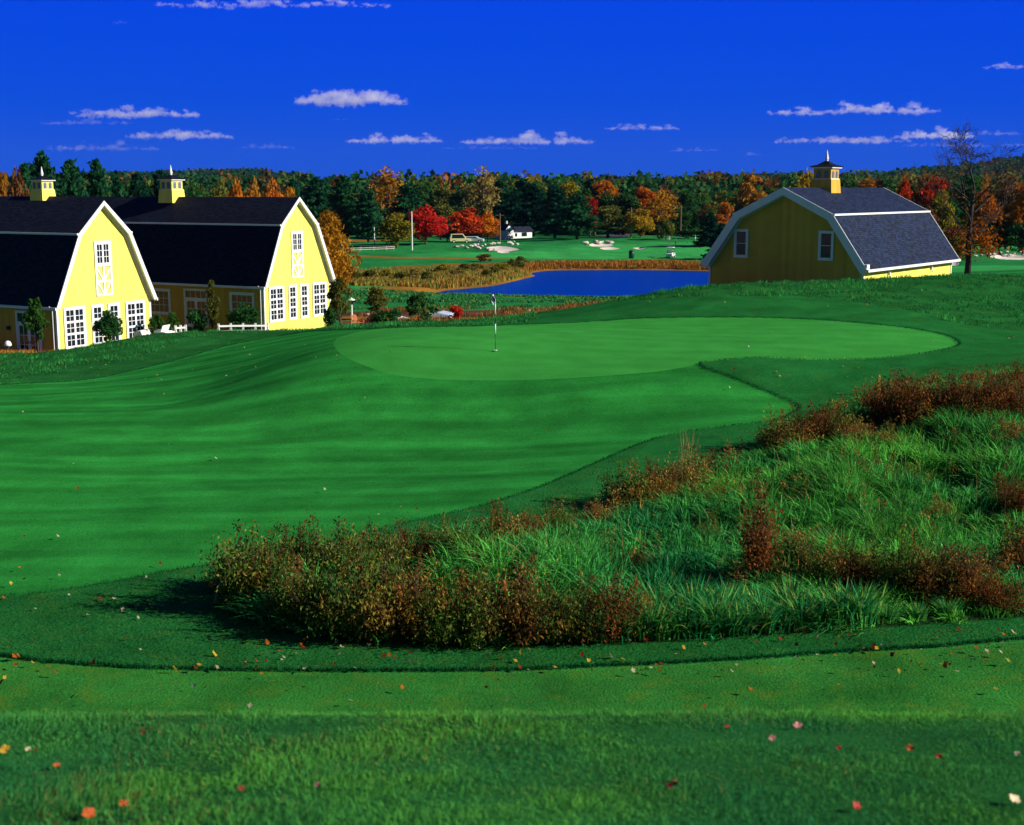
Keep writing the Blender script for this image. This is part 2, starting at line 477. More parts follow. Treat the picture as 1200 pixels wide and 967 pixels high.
def hump(X, Y):
    X = np.asarray(X, float); Y = np.asarray(Y, float)
    s = poly_sdf(X, Y, Z_NATIVE)
    return np.where(s > 0, np.clip(.12+.75*fbm(X/2.6, Y/2.3, 151, 2), 0, .5)*sstep(0, 1.6, s), 0)
VZ += hump(VX, VY)
# closely mown ground sits a little below the rough
VZ -= .05*sstep(-.12, .05, np.maximum(s_fair, s_green)) * (VY > 16)
VZ -= .06*sstep(-.12, .05, s_strip)
VZ -= .35*sstep(-.5, 1.5, s_sand)
SD = np.stack([s_green, s_fair, s_strip, s_collar, s_native, s_sand, s_path, s_patio], -1)
SD = np.clip(SD, -50, 50)

# base colours (albedo) by place
def lerp3(c, a, w): return c*(1-w[:, None]) + np.array(a)[None]*w[:, None]
C = np.tile(np.array([[.012, .115, .032]]), (len(VX), 1))
# fields beyond the pond
pxs = 600 + F*VX/np.maximum(VY*CP + (CZ-VZ)*SP, 1)
pys_ = 483.5 + F*((CZ-VZ)*CP - VY*SP)/np.maximum(VY*CP + (CZ-VZ)*SP, 1)
w = sstep(100, 125, VY); C = lerp3(C, (.020, .185, .045), w)
n1 = fbm(VX/14, VY/14, 51); n2 = fbm(VX/5, VY/9, 55)
shore = sstep(-9, -5.5, s_lake + 2.5*n2)*(VY > 110)
C = lerp3(C, (.24, .11, .018), shore)
def patch(X0, Y0, rx, ry, soft=.35, n=.5):
    d = np.sqrt(((VX-X0)/rx)**2 + ((VY-Y0)/ry)**2) + n*n2
    return sstep(1+soft, 1-soft, d) if False else 1 - sstep(1-soft, 1+soft, d)
def pp(px, py, y0=110): return hit([px], [py], y0)[0]
TAN = [((548, 312), 11, 9), ((500, 303), 18, 2.5), ((570, 309), 8, 4), ((425, 283), 12, 9), ((470, 302), 10, 2),
       ((440, 372), 12, 4), ((560, 369), 9, 5), ((620, 369), 7, 4), ((650, 299), 5, 2), ((680, 296), 4, 2), ((745, 276), 8, 4), ((800, 299.5), 8, 2)]
for (a, b), rx, ry in TAN:
    q = pp(a, b); C = lerp3(C, (.26, .12, .02), patch(q[0], q[1], rx, ry))
q = pp(450, 327); C = lerp3(C, (.17, .09, .025), patch(q[0], q[1]+2, 20, 5, .5, 1.2))
q = pp(480, 368); C = lerp3(C, (.06, .04, .03), patch(q[0], q[1], 16, 3.5, .3))
q = pp(590, 368); C = lerp3(C, (.07, .05, .03), patch(q[0], q[1], 12, 2.5, .3))
# lighter, closely mown ground of the far hole
for (a, b), rx, ry in [((660, 300), 26, 11), ((790, 292), 22, 16), ((730, 299), 28, 7), ((1150, 315), 14, 10), ((1190, 290), 12, 10)]:
    q = pp(a, b, 100); C = lerp3(C, (.040, .32, .07), patch(q[0], q[1], rx, ry, .25, .2))
# dry strip along the yard of the barns
w = patch(-30, 80.5, 9, 1.6, .3, .25); C = lerp3(C, (.34, .15, .03), w)
w = (1 - sstep(.8, 1.3, np.abs((VX+.876/.482*0+25))/11))*sstep(81, 84, VY)*(1-sstep(100, 112, VY)); C = lerp3(C, (.20, .12, .04), w*.6)
w = sstep(320, 420, VY); C = lerp3(C, (.03, .06, .02), w)
C *= (1 + .35*fbm(VX/6, VY/6, 61)[:, None]*sstep(60, 120, VY)[:, None])

# split the triangles exactly along each outline
V = np.stack([VX, VY, VZ], -1)
verts = [V]; cols = [C]; sds = [SD]
allV = V; allC = C; allS = SD
def clip_zone(allV, allC, allS, T, z):
    s = allS[:, z]
    s = np.where(np.abs(s) < 1e-4, 1e-4, s)
    sg = s[T] > 0
    mixd = sg.any(1) & ~sg.all(1)
    keep = T[~mixd]; tm = T[mixd]
    if len(tm) == 0: return allV, allC, allS, T
    newV, newC, newS, newT = [], [], [], []; cache = {}; base = len(allV)
    def cut(a, b):
        k = (a, b) if a < b else (b, a)
        if k in cache: return cache[k]
        t = s[k[0]] / (s[k[0]] - s[k[1]])
        newV.append(allV[k[0]]*(1-t) + allV[k[1]]*t); newC.append(allC[k[0]]*(1-t) + allC[k[1]]*t)
        q = allS[k[0]]*(1-t) + allS[k[1]]*t; q[z] = 0; newS.append(q)
        cache[k] = base + len(newV) - 1
        return cache[k]
    for tri in tm:
        sgn = [s[i] > 0 for i in tri]
        odd = [i for i in range(3) if sgn.count(sgn[i]) == 1][0]
        a, b, c = int(tri[odd]), int(tri[(odd+1) % 3]), int(tri[(odd+2) % 3])
        p = cut(a, b); q = cut(a, c)
        newT += [(a, p, q), (p, b, c), (p, c, q)]
    return np.vstack([allV, newV]), np.vstack([allC, newC]), np.vstack([allS, newS]), np.vstack([keep, np.array(newT)])
for z in range(SD.shape[1]):
    allV, allC, allS, TRI = clip_zone(allV, allC, allS, TRI, z)
cs = allS[TRI].mean(1)
names = ['putting_green', 'fairway', 'mown_strip', 'mown_collar', 'rough_ground', 'sand', 'path', 'patio']
order = [0, 5, 7, 6, 1, 2, 4, 3]
fz = np.full(len(TRI), -1)
for z in order:
    fz = np.where((fz < 0) & (cs[:, z] > 0), z, fz)
cy = allV[TRI][:, :, 1].mean(1)
fz = np.where((fz < 0) & (cy > 110), 20, fz)
fz = np.where((fz < 0) & (cy < 13.5), 22, fz)
fz = np.where((fz == 20) & (cy > 640), 21, fz)
# one shared set of normals so that neighbouring sheets meet without a seam
fn = np.cross(allV[TRI[:, 1]]-allV[TRI[:, 0]], allV[TRI[:, 2]]-allV[TRI[:, 0]])
vn = np.zeros_like(allV)
for k in range(3): np.add.at(vn, TRI[:, k], fn)
vn /= np.linalg.norm(vn, axis=1)[:, None] + 1e-12

def groundmat(name, tint=(1, 1, 1), usecol=True, col=None, fine=60.0, mottle=.25, bump=.3, bdist=.03, stripes=None, yellow=.0, mscale=.6):
    m, t = newmat(name)
    o = nd(t, 'ShaderNodeOutputMaterial'); b = nd(t, 'ShaderNodeBsdfPrincipled')
    b.inputs['Roughness'].default_value = .9; b.inputs['Specular IOR Level'].default_value = 0.0
    g = nd(t, 'ShaderNodeNewGeometry')
    if usecol: cs_ = nd(t, 'ShaderNodeAttribute', attribute_name='col').outputs['Color']
    else:
        rgb = nd(t, 'ShaderNodeRGB'); rgb.outputs[0].default_value = tuple(col)+(1,); cs_ = rgb.outputs[0]
    def mul(sock, fac_sock):
        mx = nd(t, 'ShaderNodeVectorMath', operation='SCALE')
        t.links.new(sock, mx.inputs[0]); t.links.new(fac_sock, mx.inputs['Scale']); return mx.outputs[0]
    def nz(scale, det=4, vec=None, lo=None, hi=None, ro=.6):
        n = nd(t, 'ShaderNodeTexNoise'); n.inputs['Scale'].default_value = scale; n.inputs['Detail'].default_value = det
        n.inputs['Roughness'].default_value = ro
        t.links.new(vec or g.outputs['Position'], n.inputs['Vector'])
        r = nd(t, 'ShaderNodeMapRange'); r.inputs['From Min'].default_value = .3; r.inputs['From Max'].default_value = .7
        r.inputs['To Min'].default_value = lo; r.inputs['To Max'].default_value = hi
        t.links.new(n.outputs[0], r.inputs[0]); return r.outputs[0]
    cs_ = mul(cs_, nz(mscale, 5, None, 1-mottle, 1+mottle))
    mp = nd(t, 'ShaderNodeMapping'); mp.inputs['Scale'].default_value = (.45, 1.3, 1)
    t.links.new(g.outputs['Position'], mp.inputs[0])
    cs_ = mul(cs_, nz(fine, 3, mp.outputs[0], 1-mottle*1.2, 1+mottle*1.2))
    if yellow:
        f = nz(1.7, 6, None, -1.2, 1.2, .75)
        cl = nd(t, 'ShaderNodeMath', operation='MULTIPLY', use_clamp=True); cl.inputs[1].default_value = yellow
        t.links.new(f, cl.inputs[0])
        mx = nd(t, 'ShaderNodeMix'); mx.data_type = 'RGBA'; mx.inputs[7].default_value = (.10, .17, .012, 1)
        t.links.new(cl.outputs[0], mx.inputs[0]); t.links.new(cs_, mx.inputs[6]); cs_ = mx.outputs[2]
    if stripes:
        for (ax, ay, per, wob, amt) in stripes:
            sp_ = nd(t, 'ShaderNodeSeparateXYZ'); t.links.new(g.outputs['Position'], sp_.inputs[0])
            nn = nd(t, 'ShaderNodeTexNoise'); nn.inputs['Scale'].default_value = .07; nn.inputs['Detail'].default_value = 1
            t.links.new(g.outputs['Position'], nn.inputs['Vector'])
            e1 = nd(t, 'ShaderNodeMath', operation='MULTIPLY'); e1.inputs[1].default_value = ax; t.links.new(sp_.outputs[0], e1.inputs[0])
            e2 = nd(t, 'ShaderNodeMath', operation='MULTIPLY_ADD'); e2.inputs[1].default_value = ay
            t.links.new(sp_.outputs[1], e2.inputs[0]); t.links.new(e1.outputs[0], e2.inputs[2])
            e3 = nd(t, 'ShaderNodeMath', operation='MULTIPLY_ADD'); e3.inputs[1].default_value = wob
            t.links.new(nn.outputs[0], e3.inputs[0]); t.links.new(e2.outputs[0], e3.inputs[2])
            e4 = nd(t, 'ShaderNodeMath', operation='MULTIPLY'); e4.inputs[1].default_value = 2*math.pi/per; t.links.new(e3.outputs[0], e4.inputs[0])
            e5 = nd(t, 'ShaderNodeMath', operation='SINE'); t.links.new(e4.outputs[0], e5.inputs[0])
            e6 = nd(t, 'ShaderNodeMapRange'); e6.interpolation_type = 'SMOOTHSTEP'
            e6.inputs['From Min'].default_value = -.6; e6.inputs['From Max'].default_value = .6
            e6.inputs['To Min'].default_value = 1-amt; e6.inputs['To Max'].default_value = 1+amt
            t.links.new(e5.outputs[0], e6.inputs[0]); cs_ = mul(cs_, e6.outputs[0])
    t.links.new(cs_, b.inputs['Base Color'])
    n = nd(t, 'ShaderNodeTexNoise'); n.inputs['Scale'].default_value = fine*.8; n.inputs['Detail'].default_value = 3
    t.links.new(g.outputs['Position'], n.inputs['Vector'])
    bp = nd(t, 'ShaderNodeBump'); bp.inputs['Strength'].default_value = bump; bp.inputs['Distance'].default_value = bdist
    t.links.new(n.outputs[0], bp.inputs['Height']); t.links.new(bp.outputs[0], b.inputs['Normal'])
    t.links.new(b.outputs[0], o.inputs[0])
    return m
G = {
 0: ('putting_green', groundmat('green_turf', usecol=False, col=(.038, .272, .040), fine=40, mottle=.14, bump=.1, bdist=.01, stripes=[(.25, 1, 1.6, 2, .03)])),
 1: ('fairway', groundmat('fairway_turf', usecol=False, col=(.020, .205, .030), fine=26, mottle=.24, bump=.5, bdist=.025, stripes=[(-.03, 1, 3.3, 7, .12), (.06, 1, 1.35, 4, .07)])),
 2: ('mown_strip', groundmat('strip_turf', usecol=False, col=(.027, .165, .024), fine=30, mottle=.30, bump=.7, bdist=.03, yellow=.5)),
 3: ('mown_collar', groundmat('collar_turf', usecol=False, col=(.013, .132, .026), fine=22, mottle=.28, bump=.6, bdist=.03, yellow=.16)),
 4: ('rough_ground', groundmat('thatch', usecol=False, col=(.02, .05, .015), fine=20, mottle=.3, bump=.6, bdist=.05)),
 5: ('bunker_sand', groundmat('sand', usecol=False, col=(.75, .66, .56), fine=6, mottle=.08, bump=.2)),
 6: ('cart_path', groundmat('asphalt', usecol=False, col=(.10, .10, .13), fine=20, mottle=.1, bump=.2)),
 7: ('patio', groundmat('brick_paving', usecol=False, col=(.16, .035, .03), fine=8, mottle=.25, bump=.2)),
 -1: ('rough_lawn', groundmat('rough_turf', usecol=False, col=(.015, .125, .025), fine=24, mottle=.34, bump=.8, bdist=.04, yellow=.22)),
 20: ('far_fields', groundmat('field_turf', usecol=True, fine=2.5, mottle=.18, bump=.5, bdist=.15, mscale=.25)),
 21: ('hills', groundmat('hill_ground', usecol=True, fine=.2, mottle=.3, bump=.2)),
 22: ('knoll', groundmat('knoll_turf', usecol=False, col=(.018, .11, .024), fine=50, mottle=.4, bump=.6, bdist=.02)),
}
for k, (nm, mt) in G.items():
    T = TRI[fz == k]
    if len(T) == 0: continue
    u_, inv = np.unique(T, return_inverse=True)
    me = np_mesh(nm, allV[u_], [inv.reshape(-1, 3)], [mt], True, {'col': allC[u_]})
    me.normals_split_custom_set_from_vertices([tuple(v) for v in vn[u_]])
    tag(link(nm, me), kind='structure')

# pond surface
m, t = newmat('pond_water')
o = nd(t, 'ShaderNodeOutputMaterial'); b = nd(t, 'ShaderNodeMixShader'); wd = nd(t, 'ShaderNodeBsdfDiffuse'); wg = nd(t, 'ShaderNodeBsdfGlossy')
wd.inputs[0].default_value = (.0, .05, .34, 1); wg.inputs[0].default_value = (.12, .50, .85, 1); wg.inputs['Roughness'].default_value = .14
b.inputs[0].default_value = .5; t.links.new(wd.outputs[0], b.inputs[1]); t.links.new(wg.outputs[0], b.inputs[2])
g = nd(t, 'ShaderNodeNewGeometry'); mp = nd(t, 'ShaderNodeMapping'); mp.inputs['Scale'].default_value = (.6, 1.6, 1)
n = nd(t, 'ShaderNodeTexNoise'); n.inputs['Scale'].default_value = 2.2; n.inputs['Detail'].default_value = 4
t.links.new(g.outputs['Position'], mp.inputs[0]); t.links.new(mp.outputs[0], n.inputs['Vector'])
bp = nd(t, 'ShaderNodeBump'); bp.inputs['Strength'].default_value = .55; bp.inputs['Distance'].default_value = .12
t.links.new(n.outputs[0], bp.inputs['Height']); t.links.new(bp.outputs[0], wg.inputs['Normal'])
t.links.new(b.outputs[0], o.inputs[0])
cx, cy_ = LAKE.mean(0); big = (LAKE - [cx, cy_])*1.0
dirs = big / np.linalg.norm(big, axis=1)[:, None]
outl = LAKE + dirs*0.8
me = bpy.data.meshes.new('pond_water'); me.from_pydata([(x, y, 0.0) for x, y in outl], [], [tuple(range(len(outl)))])
bm_ = bmesh.new(); bm_.from_mesh(me); bmesh.ops.triangulate(bm_, faces=bm_.faces); 
for f_ in bm_.faces:
    if f_.normal.z < 0: f_.normal_flip()
bm_.to_mesh(me); bm_.free()
me.materials.append(m)
tag(link('pond_water', me), kind='structure')
print('terrain done')
# ------------------------------------------------------------------ building materials
def board_mat(name, col, period=.3, var=.06):
    m, t = newmat(name)
    o = nd(t, 'ShaderNodeOutputMaterial'); b = nd(t, 'ShaderNodeBsdfPrincipled')
    b.inputs['Roughness'].default_value = .7; b.inputs['Specular IOR Level'].default_value = .1
    at = nd(t, 'ShaderNodeAttribute', attribute_name='along')
    ml = nd(t, 'ShaderNodeMath', operation='DIVIDE'); ml.inputs[1].default_value = period; t.links.new(at.outputs['Fac'], ml.inputs[0])
    fr = nd(t, 'ShaderNodeMath', operation='FRACT'); t.links.new(ml.outputs[0], fr.inputs[0])
    fl = nd(t, 'ShaderNodeMath', operation='FLOOR'); t.links.new(ml.outputs[0], fl.inputs[0])
    wn = nd(t, 'ShaderNodeTexWhiteNoise', noise_dimensions='1D'); t.links.new(fl.outputs[0], wn.inputs['W'])
    gr = nd(t, 'ShaderNodeValToRGB'); gr.color_ramp.interpolation = 'LINEAR'
    gr.color_ramp.elements[0].position = 0; gr.color_ramp.elements[0].color = (.3,.3,.3,1)
    gr.color_ramp.elements[1].position = .12; gr.color_ramp.elements[1].color = (1,1,1,1)
    t.links.new(fr.outputs[0], gr.inputs[0])
    mr = nd(t, 'ShaderNodeMapRange'); mr.inputs['To Min'].default_value = 1-var; mr.inputs['To Max'].default_value = 1+var
    t.links.new(wn.outputs['Value'], mr.inputs[0])
    g = nd(t, 'ShaderNodeNewGeometry'); nz = nd(t, 'ShaderNodeTexNoise'); nz.inputs['Scale'].default_value = .9; nz.inputs['Detail'].default_value = 6
    t.links.new(g.outputs['Position'], nz.inputs['Vector'])
    mr2 = nd(t, 'ShaderNodeMapRange'); mr2.inputs['From Min'].default_value = .3; mr2.inputs['From Max'].default_value = .7
    mr2.inputs['To Min'].default_value = .93; mr2.inputs['To Max'].default_value = 1.05; t.links.new(nz.outputs[0], mr2.inputs[0])
    a = nd(t, 'ShaderNodeMath', operation='MULTIPLY'); t.links.new(mr.outputs[0], a.inputs[0]); t.links.new(mr2.outputs[0], a.inputs[1])
    rgb = nd(t, 'ShaderNodeRGB'); rgb.outputs[0].default_value = tuple(col)+(1,)
    sc_ = nd(t, 'ShaderNodeVectorMath', operation='SCALE'); t.links.new(rgb.outputs[0], sc_.inputs[0]); t.links.new(a.outputs[0], sc_.inputs['Scale'])
    t.links.new(sc_.outputs[0], b.inputs['Base Color'])
    bp = nd(t, 'ShaderNodeBump'); bp.inputs['Strength'].default_value = .8; bp.inputs['Distance'].default_value = .02
    t.links.new(gr.outputs[0], bp.inputs['Height']); t.links.new(bp.outputs[0], b.inputs['Normal'])
    t.links.new(b.outputs[0], o.inputs[0]); return m
def shingle_mat(name, col, var=.5):
    m, t = newmat(name)
    o = nd(t, 'ShaderNodeOutputMaterial'); b = nd(t, 'ShaderNodeBsdfPrincipled')
    b.inputs['Roughness'].default_value = .8; b.inputs['Specular IOR Level'].default_value = .15
    u = nd(t, 'ShaderNodeAttribute', attribute_name='along'); v = nd(t, 'ShaderNodeAttribute', attribute_name='up')
    cb = nd(t, 'ShaderNodeCombineXYZ'); t.links.new(u.outputs['Fac'], cb.inputs[0]); t.links.new(v.outputs['Fac'], cb.inputs[1])
    br = nd(t, 'ShaderNodeTexBrick'); br.inputs['Scale'].default_value = 1; br.inputs['Brick Width'].default_value = .34; br.inputs['Row Height'].default_value = .16
    br.inputs['Mortar Size'].default_value = .012; br.inputs['Bias'].default_value = 0
    br.inputs['Color1'].default_value = tuple(c*(1-var) for c in col)+(1,); br.inputs['Color2'].default_value = tuple(c*(1+var) for c in col)+(1,)
    br.inputs['Mortar'].default_value = tuple(c*.3 for c in col)+(1,)
    t.links.new(cb.outputs[0], br.inputs['Vector'])
    t.links.new(br.outputs['Color'], b.inputs['Base Color'])
    bp = nd(t, 'ShaderNodeBump'); bp.inputs['Strength'].default_value = .6; bp.inputs['Distance'].default_value = .02; bp.invert = True
    t.links.new(br.outputs['Fac'], bp.inputs['Height']); t.links.new(bp.outputs[0], b.inputs['Normal'])
    t.links.new(b.outputs[0], o.inputs[0]); return m
def glass_mat(name, col=(.01,.015,.03)):
    m, t = newmat(name)
    o = nd(t, 'ShaderNodeOutputMaterial'); b = nd(t, 'ShaderNodeBsdfPrincipled')
    b.inputs['Base Color'].default_value = tuple(col)+(1,); b.inputs['Roughness'].default_value = .08; b.inputs['Specular IOR Level'].default_value = .6
    g = nd(t, 'ShaderNodeNewGeometry'); n = nd(t, 'ShaderNodeTexNoise'); n.inputs['Scale'].default_value = 1.5
    t.links.new(g.outputs['Position'], n.inputs['Vector'])
    bp = nd(t, 'ShaderNodeBump'); bp.inputs['Strength'].default_value = .15; bp.inputs['Distance'].default_value = .02
    t.links.new(n.outputs[0], bp.inputs['Height']); t.links.new(bp.outputs[0], b.inputs['Normal'])
    t.links.new(b.outputs[0], o.inputs[0]); return m
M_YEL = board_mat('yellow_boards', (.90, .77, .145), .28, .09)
M_YEL_SHADE = board_mat('yellow_boards_shade', (.68, .39, .055), .30, .10)  # the same yellow paint, shade put into its colour for unlit walls
M_WHT = paint('white_trim', (.82, .82, .80), .5, .04, 2.0)
M_ROOF = shingle_mat('dark_shingles', (.010, .013, .026))
M_ROOFR = shingle_mat('slate_shingles', (.010, .020, .052), .55)
M_GLASS = glass_mat('window_glass')
M_LOUV = paint('louvre_grey', (.16, .20, .30), .6, .1)
M_DARK = paint('dark_metal', (.03, .03, .035), .5, .1)
M_WOOD = paint('weathered_wood', (.30, .22, .12), .8, .25, 8)
M_POLEW = paint('pole_wood', (.22, .12, .06), .8, .25, 8)

def set_attr(o, name, vals):
    at = o.data.attributes.new(name, 'FLOAT', 'POINT'); at.data.foreach_set('value', np.asarray(vals, np.float32))

class Frame:
    """local barn coordinates: u along the ridge away from the near gable, v across the gable, z up"""
    def __init__(s, root, U, V):
        s.root = root; s.U = Vector((U[0], U[1], 0)).normalized(); s.V = Vector((V[0], V[1], 0)).normalized()
    def __call__(s, u, v, z): return s.U*u + s.V*v + Vector((0, 0, z))

def window(fr, name, face, a, z0, w, h, cols, rows, parent, fw=.13, split=None, off=0.0, mid=.05, lab=None):
    """face(a, z, d): point of a wall face, a along it, d outwards. frame with muntins + glass"""
    f = MB(); b = lambda a0, z0_, a1, z1_, d0, d1: f.box((a0, z0_, d0), (a1, z1_, d1), lambda x, y, zz: face(x, y, zz))
    b(a-w/2-fw, z0-fw, a-w/2, z0+h+fw, .003, .075); b(a+w/2, z0-fw, a+w/2+fw, z0+h+fw, .003, .075)
    b(a-w/2, z0-fw, a+w/2, z0, .003, .078); b(a-w/2, z0+h, a+w/2, z0+h+fw, .003, .075)
    o = f.build(name, M_WHT, parent)
    if lab: o['label'] = lab
    g = MB()
    s = MB(); sb = lambda a0, z0_, a1, z1_, d1: s.box((a0, z0_, .022), (a1, z1_, d1), lambda x, y, zz: face(x, y, zz))
    # leaves (split vertically) and bars
    ns = split or 1; lw = w / ns
    st = .07 if ns > 1 or rows > 2 else .05
    for k in range(ns):
        x0 = a - w/2 + k*lw; x1 = x0 + lw
        sb(x0, z0, x0+st, z0+h, .05); sb(x1-st, z0, x1, z0+h, .05)
        sb(x0+st, z0, x1-st, z0+st, .05); sb(x0+st, z0+h-st, x1-st, z0+h, .05)
        iw = (lw-2*st)
        for c in range(1, cols): 
            xc = x0+st+iw*c/cols; sb(xc-.018, z0+st, xc+.018, z0+h-st, .044)
        for r_ in range(1, rows):
            zc = z0+st+(h-2*st)*r_/rows; t_ = mid if (rows > 3 and r_ % 2 == 0) else .018
            # rails sit slightly behind the bars' faces so nothing is coplanar
            sb(x0+st, zc-t_, x1-st, zc+t_, .047 if t_ > .03 else .040)
    s.build('sash', M_WHT, o)
    g.box((a-w/2, z0, .008), (a+w/2, z0+h, .020), lambda x, y, zz: face(x, y, zz))
    g.build('pane', M_GLASS, o)
    return o
def tag_boards(o, fr):
    me = o.data; co = np.empty(len(me.vertices)*3, np.float32); me.vertices.foreach_get('co', co); co = co.reshape(-1, 3)
    u = co @ np.array(fr.U); v = co @ np.array(fr.V)
    # boards count along whichever wall; corners share
    set_attr(o, 'along', u + v)

def gambrel(W_, eave, knee_v, knee_z, peak, over):
    """outer roof profile, left eave to right eave"""
    sl = (knee_z-eave)/(knee_v)
    return [(-over, eave-over*sl*.55), (knee_v, knee_z), (W_/2, peak), (W_-knee_v, knee_z), (W_+over, eave-over*sl*.55)]

def barn(name, label, loc, U, V, Wd, L, eave, kv, kz, pk, over, matW, matG, matR, rake_w, g0=.35):
    root = empty(name, loc); tag(root, label, 'barn')
    fr = Frame(root, U, V)
    prof = gambrel(Wd, eave, kv, kz, pk, over)
    # walls: side walls and gable walls as one shell below the roof
    inner = [(0, -1.6), (Wd, -1.6), (Wd, eave-.12), (Wd-kv-.03, kz-.22), (Wd/2, pk-.22), (kv+.03, kz-.22), (0, eave-.12)]
    for nm, a, b_, mt in (('gable_wall', 0, .18, matG), ('gable_wall', L-.18, L, matG)):
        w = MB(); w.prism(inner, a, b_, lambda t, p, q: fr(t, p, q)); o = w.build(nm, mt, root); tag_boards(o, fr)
    for v0, v1 in ((.0, .18), (Wd-.18, Wd)):
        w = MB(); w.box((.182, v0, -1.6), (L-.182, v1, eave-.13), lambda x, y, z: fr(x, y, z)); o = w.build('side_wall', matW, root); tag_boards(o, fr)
    # roof: four slopes in one skin with thickness
    th = .13
    vs = []; fs = []; al = []; up = []
    ov = g0
    def off(prof, d):
        out = []
        for i, (v, z) in enumerate(prof):
            n = Vector((0, 0))
            for j in (i-1, i):
                if 0 <= j < len(prof)-1:
                    e_ = Vector((prof[j+1][0]-v*0-prof[j][0], prof[j+1][1]-prof[j][1])); n += Vector((-e_.y, e_.x)).normalized()
            n.normalize(); out.append((v - n.x*d, z - n.y*d))
        return out
    lo = off(prof, th)
    s = 0; cum = [0]
    for i in range(len(prof)-1): s += math.dist(prof[i], prof[i+1]); cum.append(s)
    r = MB()
    for i in range(len(prof)-1):
        r.prism([prof[i], prof[i+1], lo[i+1], lo[i]], -ov, L+ov, lambda t, p, q: fr(t, p, q))
    ro = r.build('roof', matR, root)
    # attributes for shingles
    for t_ in (0, 1): pass
    n = len(r.v); al = [0]*n; upv = [0]*n
    for i in range(len(prof)-1):
        for t_, tt in enumerate((-ov, L+ov)):
            for k, idx in enumerate((i, i+1, i+1, i)):
                al[i*8 + t_*4 + k] = tt; upv[i*8 + t_*4 + k] = cum[idx]
    set_attr(ro, 'along', al); set_attr(ro, 'up', upv)
    # rake boards on both gables
    lo2 = off(prof, rake_w)
    pr1 = off(prof, -.02)
    for a, b_ in ((-ov-.06, -ov-.003), (L+ov+.003, L+ov+.06)):
        k = MB()
        for i in range(len(prof)-1):
            k.prism([pr1[i], pr1[i+1], lo2[i+1], lo2[i]], a, b_, lambda t, p, q: fr(t, p, q))
        k.build('rake_board', M_WHT, root)
    # inner rake (frieze on the wall following the roof) and soffit
    k = MB(); a1 = off(prof, th+.01); a2 = off(prof, th+rake_w*.85)
    for i in range(len(prof)-1):
        k.prism([a1[i], a1[i+1], a2[i+1], a2[i]], -.05, -.003, lambda t, p, q: fr(t, p, q))
    k.build('rake_frieze', M_WHT, root)
    k = MB(); a3 = off(prof, th+.004); a4 = off(prof, th+.03)
    for i in range(len(prof)-1):
        k.prism([a3[i], a3[i+1], a4[i+1], a4[i]], -ov+.002, -.052, lambda t, p, q: fr(t, p, q))
    k.build('soffit', M_WHT, root)
    # white line where the roof breaks, and eaves gutters
    for sgn, vk in ((-1, kv), (1, Wd-kv)):
        k = MB(); k.box((-ov-.02, vk-.10 if sgn < 0 else vk-.02, kz-.11), (L+ov+.02, vk+.02 if sgn < 0 else vk+.10, kz+.015), lambda x, y, z: fr(x, y+sgn*.06, z))
        k.build('knee_trim', M_WHT, root)
        ve, ze = prof[0] if sgn < 0 else prof[-1]
        k = MB(); k.box((-ov-.02, min(ve-.10*(-sgn)*-1, ve), ze-.16) if False else (-ov-.02, ve-.12 if sgn < 0 else ve+.004, ze-.17), (L+ov+.02, ve-.004 if sgn < 0 else ve+.12, ze+.0), lambda x, y, z: fr(x, y, z))
        k.build('gutter', M_WHT, root)
        k = MB(); v0 = -.04 if sgn < 0 else Wd+.003; v1 = -.003 if sgn < 0 else Wd+.04
        k.box((-.03, v0, eave-.50), (L+.03, v1, eave-.14), lambda x, y, z: fr(x, y, z))
        k.build('frieze_board', M_WHT, root)
    # corner boards
    for (u, v) in ((0, 0), (0, Wd), (L, 0), (L, Wd)):
        k = MB(); du = (-.035, .12) if u == 0 else (-.12, .035); dv = (-.035, .12) if v == 0 else (-.12, .035)
        k.box((u+du[0], v+dv[0], -1.4), (u+du[1], v+dv[1], eave-.52), lambda x, y, z: fr(x, y, z))
        k.build('corner_board', M_WHT, root)
    return root, fr, prof

